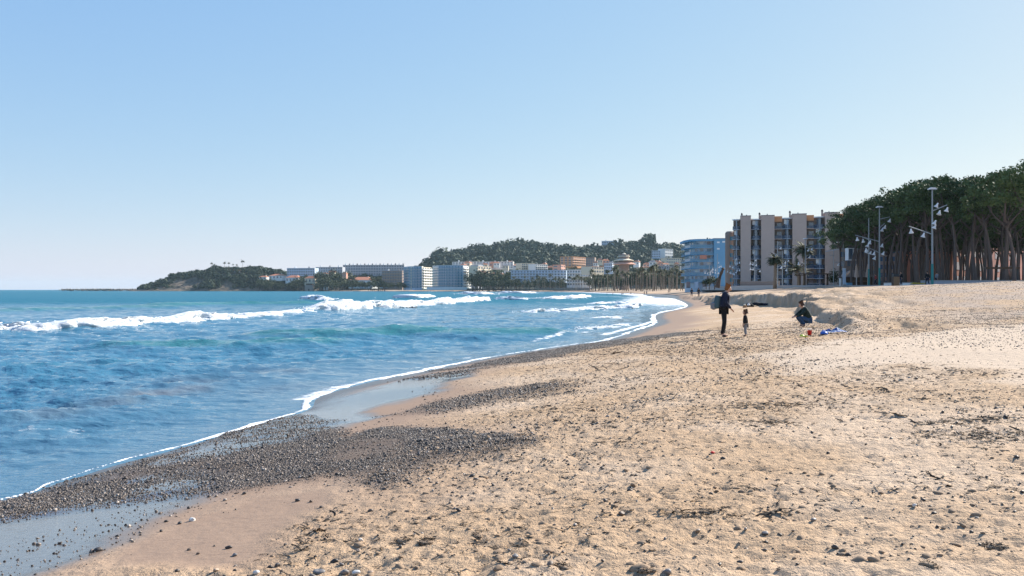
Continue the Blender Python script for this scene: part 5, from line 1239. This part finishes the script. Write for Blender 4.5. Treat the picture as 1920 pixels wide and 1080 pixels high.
# small walkers far along the beach: shared meshes
JW = dict(JA); JW.update(head=(.06, 0, 1.63), jaw=(.05, 0, 1.55), crown=(.05, 0, 1.70), neck=(.03, 0, 1.48), face=(1, 0, 0), chest=(.0, 0, 1.30), wrl=(.12, .25, .90), wrr=(-.06, -.25, .88), ell=(.0, .25, 1.12), elr=(-.06, -.25, 1.12), knl=(.16, .085, .50), anl=(.22, .08, .085), toel=(.36, .09, .04), knr=(-.02, -.085, .48), anr=(-.22, -.09, .12), toer=(-.08, -.1, .04))
mw = person_meshes(JW, 1.0, ('black_cloth', 'navy_cloth', 'shoe_leather'), fingers=True)
mw2 = dict(mw); j2 = mw['jacket'].copy(); j2.materials.clear(); j2.materials.append(M['red_cloth']); mw2['jacket'] = j2
mw3 = dict(mw); j3 = mw['jacket'].copy(); j3.materials.clear(); j3.materials.append(M['grey_cloth']); mw3['jacket'] = j3
GW = 'walkers far along the beach'
for px, py, rz, mm, lb in ((1297, 556.5, 95, mw, 'left of the two dark walkers strolling in front of the blue block'), (1310, 557, 80, mw, 'right of the two dark walkers strolling in front of the blue block'),
    (1138, 546.2, 30, mw, 'lone dark walker on the far sand, seaward of the others'), (1149, 546.4, 200, mw, 'dark walker second from the sea on the far sand'), (1165, 545.6, 20, mw3, 'walker of the close pair below the tiered roofs, in grey'), (1168, 545.6, 40, mw, 'walker of the close pair below the tiered roofs, in black'), (1183, 545.4, 180, mw, 'dark walker alone below the palms right of the tiered roofs'),
    (1208, 546.6, 10, mw, 'left of the pair of walkers on the far sand nearest the palms'), (1212.5, 546.4, 60, mw3, 'right of the pair of walkers on the far sand nearest the palms'), (1253, 547.5, 0, mw, 'left of two walkers on the sand below the last palms'), (1256, 547.4, 180, mw, 'right of two walkers on the sand below the last palms'), (1280, 543.8, 0, mw, 'walker on the sand crest just left of the blue block')):
    if py > 550: g = ground(px, py, 60, 600)
    else:
        d = 1.72 * FPX / 7.2 * (1.1 if px < 1200 else 1.0); x, y = XY(px, d); g = Vector((x, y, gz(x, y)))
    person(lb, g, R(rz), mm, GW, 1.0)
for px, d, rz, mm, lb in ((1739, 106, 100, mw, 'person in black walking just left of the nearest lamp mast'), (1690, 109, 200, mw, 'person in dark clothes walking behind the wooden bin'), (1642, 131, 170, mw2, 'person in a red jacket standing beside the middle lamp mast'), (1756, 112, 10, mw3, 'person in grey walking right of the nearest lamp mast')):
    person(lb, at(px, d), R(rz), mm, 'people on the promenade')

# ------------------------------------------------------------------ things lying on the beach
def lump(name, seed, sx, sy, sz, m, rough=.35):
    bm = bmesh.new(); bmesh.ops.create_icosphere(bm, subdivisions=3, radius=.5); rr = np.random.default_rng(seed); o = rr.random(3) * 50
    for v in bm.verts:
        k = 1 + rough * 2 * (float(fbm(np.array(v.co.x * 3 + o[0] + v.co.z * 2), np.array(v.co.y * 3 + o[1] + v.co.z), 3, 2)) - .5); v.co = Vector((v.co.x * sx * k, v.co.y * sy * k, max(-.12, v.co.z) * sz * k))
    me = bpy.data.meshes.new(name); bm.to_mesh(me); bm.free(); me.materials.append(m)
    for p in me.polygons: p.use_smooth = True
    return me
def lay(name, label, cat, px, py, pieces, group=None, rz=0):
    g = ground(px, py); t = root(name, label, cat, g, group, rz)
    for nm, me, off in pieces: o = link(nm, me, None, t); o.location = off
    return t
lay('bag', 'black and white bag at the left end of the dark heap of clothes', 'bag', 1405, 576, [('body', lump('body', 1, .85, .5, .50, M['black_cloth']), (0, 0, .08)), ('flap', lump('flap', 2, .30, .22, .26, M['white_render'], .2), (-.12, -.2, .18)), ('handle', mesh_of('handle', tube([(-.25, 0, .25), (-.15, 0, .42), (.1, 0, .42), (.2, 0, .25)], [.025] * 4, 6), M['grey_cloth']), (0, 0, 0))])
lay('bag', 'small brown bag with a pale top just left of the black and white one', 'bag', 1396, 577, [('body', lump('body', 3, .30, .26, .42, M['warm_wood']), (0, 0, .05)), ('flap', lump('flap', 4, .2, .2, .16, M['cream_render'], .2), (0, 0, .22))])
lay('jacket_heap', 'long low heap of black jackets spread on the sand behind the toddler', 'clothes', 1425, 573, [('jacket', lump('jacket', 5, 1.35, .6, .48, M['black_cloth'], .5), (0, 0, .05)), ('sleeve', lump('sleeve', 6, .7, .22, .26, M['navy_cloth'], .4), (.5, -.25, .06))])
def bucket(m, h=.16, r0=.055, r1=.075):
    return mesh_of('body', lathe([(.001, 0), (r0, 0), (r1, h), (r1 + .008, h), (r1 - .006, h - .01), (r0 - .008, .01), (.001, .01)], 14), m)
mat('toy_red', (.55, .035, .03), rough=.4); mat('toy_lime', (.50, .62, .05), rough=.4); mat('toy_blue', (.03, .12, .50), rough=.45); mat('toy_orange', (.7, .22, .06), rough=.4)
lay('toy_bucket', 'small red toy bucket on the sand beside the crouching person', 'bucket', 1518, 629, [('body', bucket(M['toy_red']), (0, 0, 0)), ('handle', mesh_of('handle', tube([(-.07, 0, .16), (-.05, 0, .21), (.05, 0, .21), (.07, 0, .16)], [.006] * 4, 5), M['white_render']), (0, 0, 0))])
lay('toy_mould', 'lime yellow sand mould lying left of the red bucket', 'toy', 1504, 632, [('body', lump('body', 8, .16, .12, .09, M['toy_lime'], .3), (0, 0, .02)), ('rim', mesh_of('rim', lathe([(.06, 0), (.085, .0), (.085, .015), (.06, .015)], 12), M['toy_lime']), (.06, .0, .01))])
lay('toy_rake', 'tiny yellow toy rake between the mould and the bucket', 'toy', 1511, 633, [('head', mesh_of('head', box(-.05, .05, -.01, .01, .01, .05), M['toy_lime']), (0, 0, 0)), ('stick', mesh_of('stick', tube([(0, 0, .03), (.02, -.18, .03)], [.008, .008], 6), M['toy_orange']), (0, 0, 0))])
def towel():
    nx, ny = 44, 26; u, v = np.meshgrid(np.linspace(-.5, .5, nx), np.linspace(-.5, .5, ny), indexing='ij')
    z = .015 + np.clip(fbm(u * 5 + 3, v * 5, 4, 77) - .33, 0, 1) * .36 * np.clip(1.3 - 2.2 * np.hypot(u, v), 0, 1)
    x = u * .78 + (fbm(u * 4, v * 4, 3, 78) - .5) * .2; y = v * .55 + (fbm(u * 4 + 9, v * 4, 3, 79) - .5) * .2
    return new_mesh('cloth', np.stack([x, y, z], -1).reshape(-1, 3), grid_faces(nx, ny)[:, ::-1])
b = NB('striped_towel'); gsep = b.n('ShaderNodeSeparateXYZ', None, Vector=b.coord()).outputs[0]; st = b.math('SINE', b.math('MULTIPLY', gsep, 34.0)); b.pset(Base_Color=b.mix(b.ramp(st, .35, .55), (.025, .075, .26), (.40, .45, .52)), Roughness=.9)
tm = towel(); tm.materials.append(b.m)
lay('beach_towel', 'crumpled blue and white striped towel on the stony sand', 'towel', 1563, 624, [('cloth', tm, (0, 0, .02))], None, .4)
lay('blue_bag', 'small blue bag at the left end of the striped towel', 'bag', 1545, 627, [('body', lump('body', 12, .24, .16, .16, M['toy_blue']), (0, 0, .02)), ('handle', mesh_of('handle', tube([(-.07, 0, .07), (-.04, 0, .13), (.04, 0, .13), (.07, 0, .07)], [.008] * 4, 5), M['toy_blue']), (0, 0, 0))])
lay('bottle_cap', 'tiny red bottle cap lying alone on the open sand', 'cap', 1336, 852, [('cap', mesh_of('cap', lathe([(.001, .014), (.016, .014), (.019, .01), (.019, 0)], 12), M['toy_red']), (0, 0, 0))])
# larger stones one could pick up
SM = {k: simple('stone_' + k, c_, .6, .25, 14) for k, c_ in dict(dark=(.06, .052, .05), grey=(.17, .16, .155), pale=(.55, .52, .48), tan=(.34, .25, .18), brown=(.13, .09, .065)).items()}
ST = [(184, 1034, 18, 'dark', 'dark angular stone sitting alone in the wet sheen, nearest the bottom edge'), (361, 977, 15, 'pale', 'whitish stone at the edge of the wet sand'), (338, 983, 10, 'dark', 'small dark stone just left of the whitish one'), (303, 997, 9, 'dark', 'small black stone in the wet sheen below the whitish one'), (429, 1029, 14, 'dark', 'flat dark stone on the smooth damp sand'), (355, 1032, 10, 'brown', 'brown pebble on damp sand left of the flat dark stone'), (372, 1040, 9, 'brown', 'small brown pebble beside another on the damp sand'),
      (440, 1043, 13, 'grey', 'grey rounded stone below the flat dark stone'), (405, 1072, 14, 'tan', 'tan stone on damp sand at the bottom edge'), (480, 1076, 15, 'pale', 'pale tan stone at the bottom edge of the sand'), (520, 1064, 16, 'dark', 'dark stone on the sand above the bottom edge'), (598, 1076, 24, 'grey', 'largest grey stone at the bottom edge'), (646, 1077, 22, 'grey', 'rounded grey stone right of the largest one'), (668, 1078, 16, 'pale', 'pale stone between two grey ones at the bottom edge'), (695, 1077, 15, 'tan', 'warm tan stone at the right end of the bottom row'),
      (677, 1014, 10, 'pale', 'pale pebble beside a small tan one left of the weedy clumps'), (672, 1034, 11, 'tan', 'tan pebble just below the pale one'), (557, 941, 12, 'dark', 'dark stone of a small cluster on smooth sand'), (584, 941, 11, 'brown', 'brown stone of a small cluster on smooth sand'), (602, 952, 9, 'dark', 'dark pebble right below the small cluster'), (965, 1045, 15, 'grey', 'grey stone on the dry sand right of the clumps'), (1165, 966, 16, 'brown', 'brown stone half sunk in a hollow of the dry sand'), (1250, 1076, 22, 'grey', 'grey stone alone at the bottom edge of the trodden sand'), (1715, 951, 11, 'pale', 'pale bluish chip on the trodden sand at the far side'), (1435, 1005, 14, 'grey', 'grey stone on trodden sand near the middle of the foreground')]
for i, (px, py, wpx, kd, lb) in enumerate(ST):
    g = ground(px, py); s_ = wpx / FPX * g.y
    me = rock_mesh('stone', 400 + i, 3, .62, .55); me.materials.append(SM[kd]); o = link('stone', me); o.location = g + Vector((0, 0, s_ * .16)); o.scale = (s_, s_, s_); o.rotation_euler = (.2 * math.sin(i), .2 * math.cos(i * 3), i * 1.7)
    tag(o, lb, 'stone', 'larger stones on the near sand')
# weedy clumps
def clump(seed, n=130):
    r_ = np.random.default_rng(seed); V, F = [], []
    for i in range(n):
        a = r_.random() * 6.28; rr = .5 * math.sqrt(r_.random()); p = np.array([rr * math.cos(a), rr * .6 * math.sin(a), .30 * (1 - rr * 1.8) * r_.random() + .02]); dr_ = r_.normal(0, 1, 3); dr_[2] *= .4; dr_ /= np.linalg.norm(dr_)
        s2 = np.cross(dr_, r_.normal(0, 1, 3)); s2 /= np.linalg.norm(s2); k = len(V); l_ = .10 + .12 * r_.random(); w_ = .012 + .015 * r_.random(); q = p + dr_ * l_; V += [p - s2 * w_, p + s2 * w_, q + s2 * w_ * .4, q - s2 * w_ * .4]; F.append((k, k + 1, k + 2, k + 3))
    return mesh_of('tuft', (V, F), M_WEED, False)
for i, (px, py, wpx, lb) in enumerate([(760, 1016, 44, 'left of two dark clumps of weed and sand on the near beach'), (802, 1018, 46, 'right of two dark clumps of weed and sand on the near beach'), (1055, 1064, 44, 'dark clump of weed close to the bottom edge of the sand'), (1332, 962, 50, 'dark clump of weed in the middle of the foreground sand'), (1045, 788, 22, 'small dark weed tuft beyond the pebble bank'), (895, 1007, 30, 'narrow weed clump right of the pair'), (1868, 1026, 50, 'large dark clump of weed low in the near corner'), (1210, 1072, 40, 'straggling weed clump on the bottom edge'), (1745, 1062, 46, 'weed clump near the bottom edge, short of the large corner one')]):
    g = ground(px, py); s_ = wpx / FPX * g.y; t = root('seaweed_clump', lb, 'seaweed', g, 'seaweed clumps on the near sand', i)
    t.scale = (s_, s_, s_ * .8); link('tuft', clump(40 + i), None, t)
    mm_ = lump('mound', 30 + i, .8, .55, .28, M_CLOD, .6); link('mound', mm_, None, t)
# parked cars by the far beach
def car(label, px, d, m, rz):
    x, y = XY(px, d); t = root('parked_car', label, 'car', (x, y, 4.2), 'cars parked behind the far beach', rz)
    part('body', prism([(-2.1, -.85), (2.1, -.85), (2.1, .85), (-2.1, .85)], .3, .85), m, t, True)
    c_ = part('cabin', ([(-1.5, -.8, .85), (1.2, -.8, .85), (1.2, .8, .85), (-1.5, .8, .85), (-1.1, -.68, 1.45), (.6, -.68, 1.45), (.6, .68, 1.45), (-1.1, .68, 1.45)], box(0, 1, 0, 1, 0, 1)[1]), M['glass'], t, True); part('roof', box(-1.1, .6, -.68, .68, 1.455, 1.5), m, c_, True)
    for wx in (-1.3, 1.3):
        for wy in (-.86, .86): part('wheel', ([(wx + .33 * math.cos(k), wy, .33 + .33 * math.sin(k)) for k in np.linspace(0, 5.5, 8)] + [(wx + .33 * math.cos(k), wy * .8, .33 + .33 * math.sin(k)) for k in np.linspace(0, 5.5, 8)], [tuple(range(8)), tuple(range(15, 7, -1))] + [(k, (k + 1) % 8, 8 + (k + 1) % 8, 8 + k) for k in range(8)]), M['dark_metal'], t, True)
for px, m_, lb in ((657, 'white_render', 'white car parked first behind the far beach'), (665, 'white_metal', 'silver car parked below the long white villa'), (672, 'white_render', 'white car parked in the middle of the far row'), (679, 'grey_render', 'grey car parked next to the middle white one'), (715, 'white_render', 'white car parked left of the brown block foot'), (724, 'white_render', 'white car parked at the brown block foot')):
    car(lb, px, 1170, M[m_], .2 + px * .01 % .3)

# ------------------------------------------------------------------ haze
HZ = True
if HZ:
    o = part_haze = link('haze', mesh_of('haze', box(-13500, 13500, -500, 11600, -4.5, 112), bpy.data.materials.new('haze_air'), False))
    hm_ = o.data.materials[0]; hm_.use_nodes = True; hm_.node_tree.nodes.clear()
    vo = hm_.node_tree.nodes.new('ShaderNodeVolumePrincipled'); vo.inputs['Color'].default_value = (.62, .84, .97, 1); vo.inputs['Density'].default_value = .00005; vo.inputs['Anisotropy'].default_value = .1
    ou = hm_.node_tree.nodes.new('ShaderNodeOutputMaterial'); hm_.node_tree.links.new(vo.outputs[0], ou.inputs['Volume'])
    tag(o, kind='stuff')
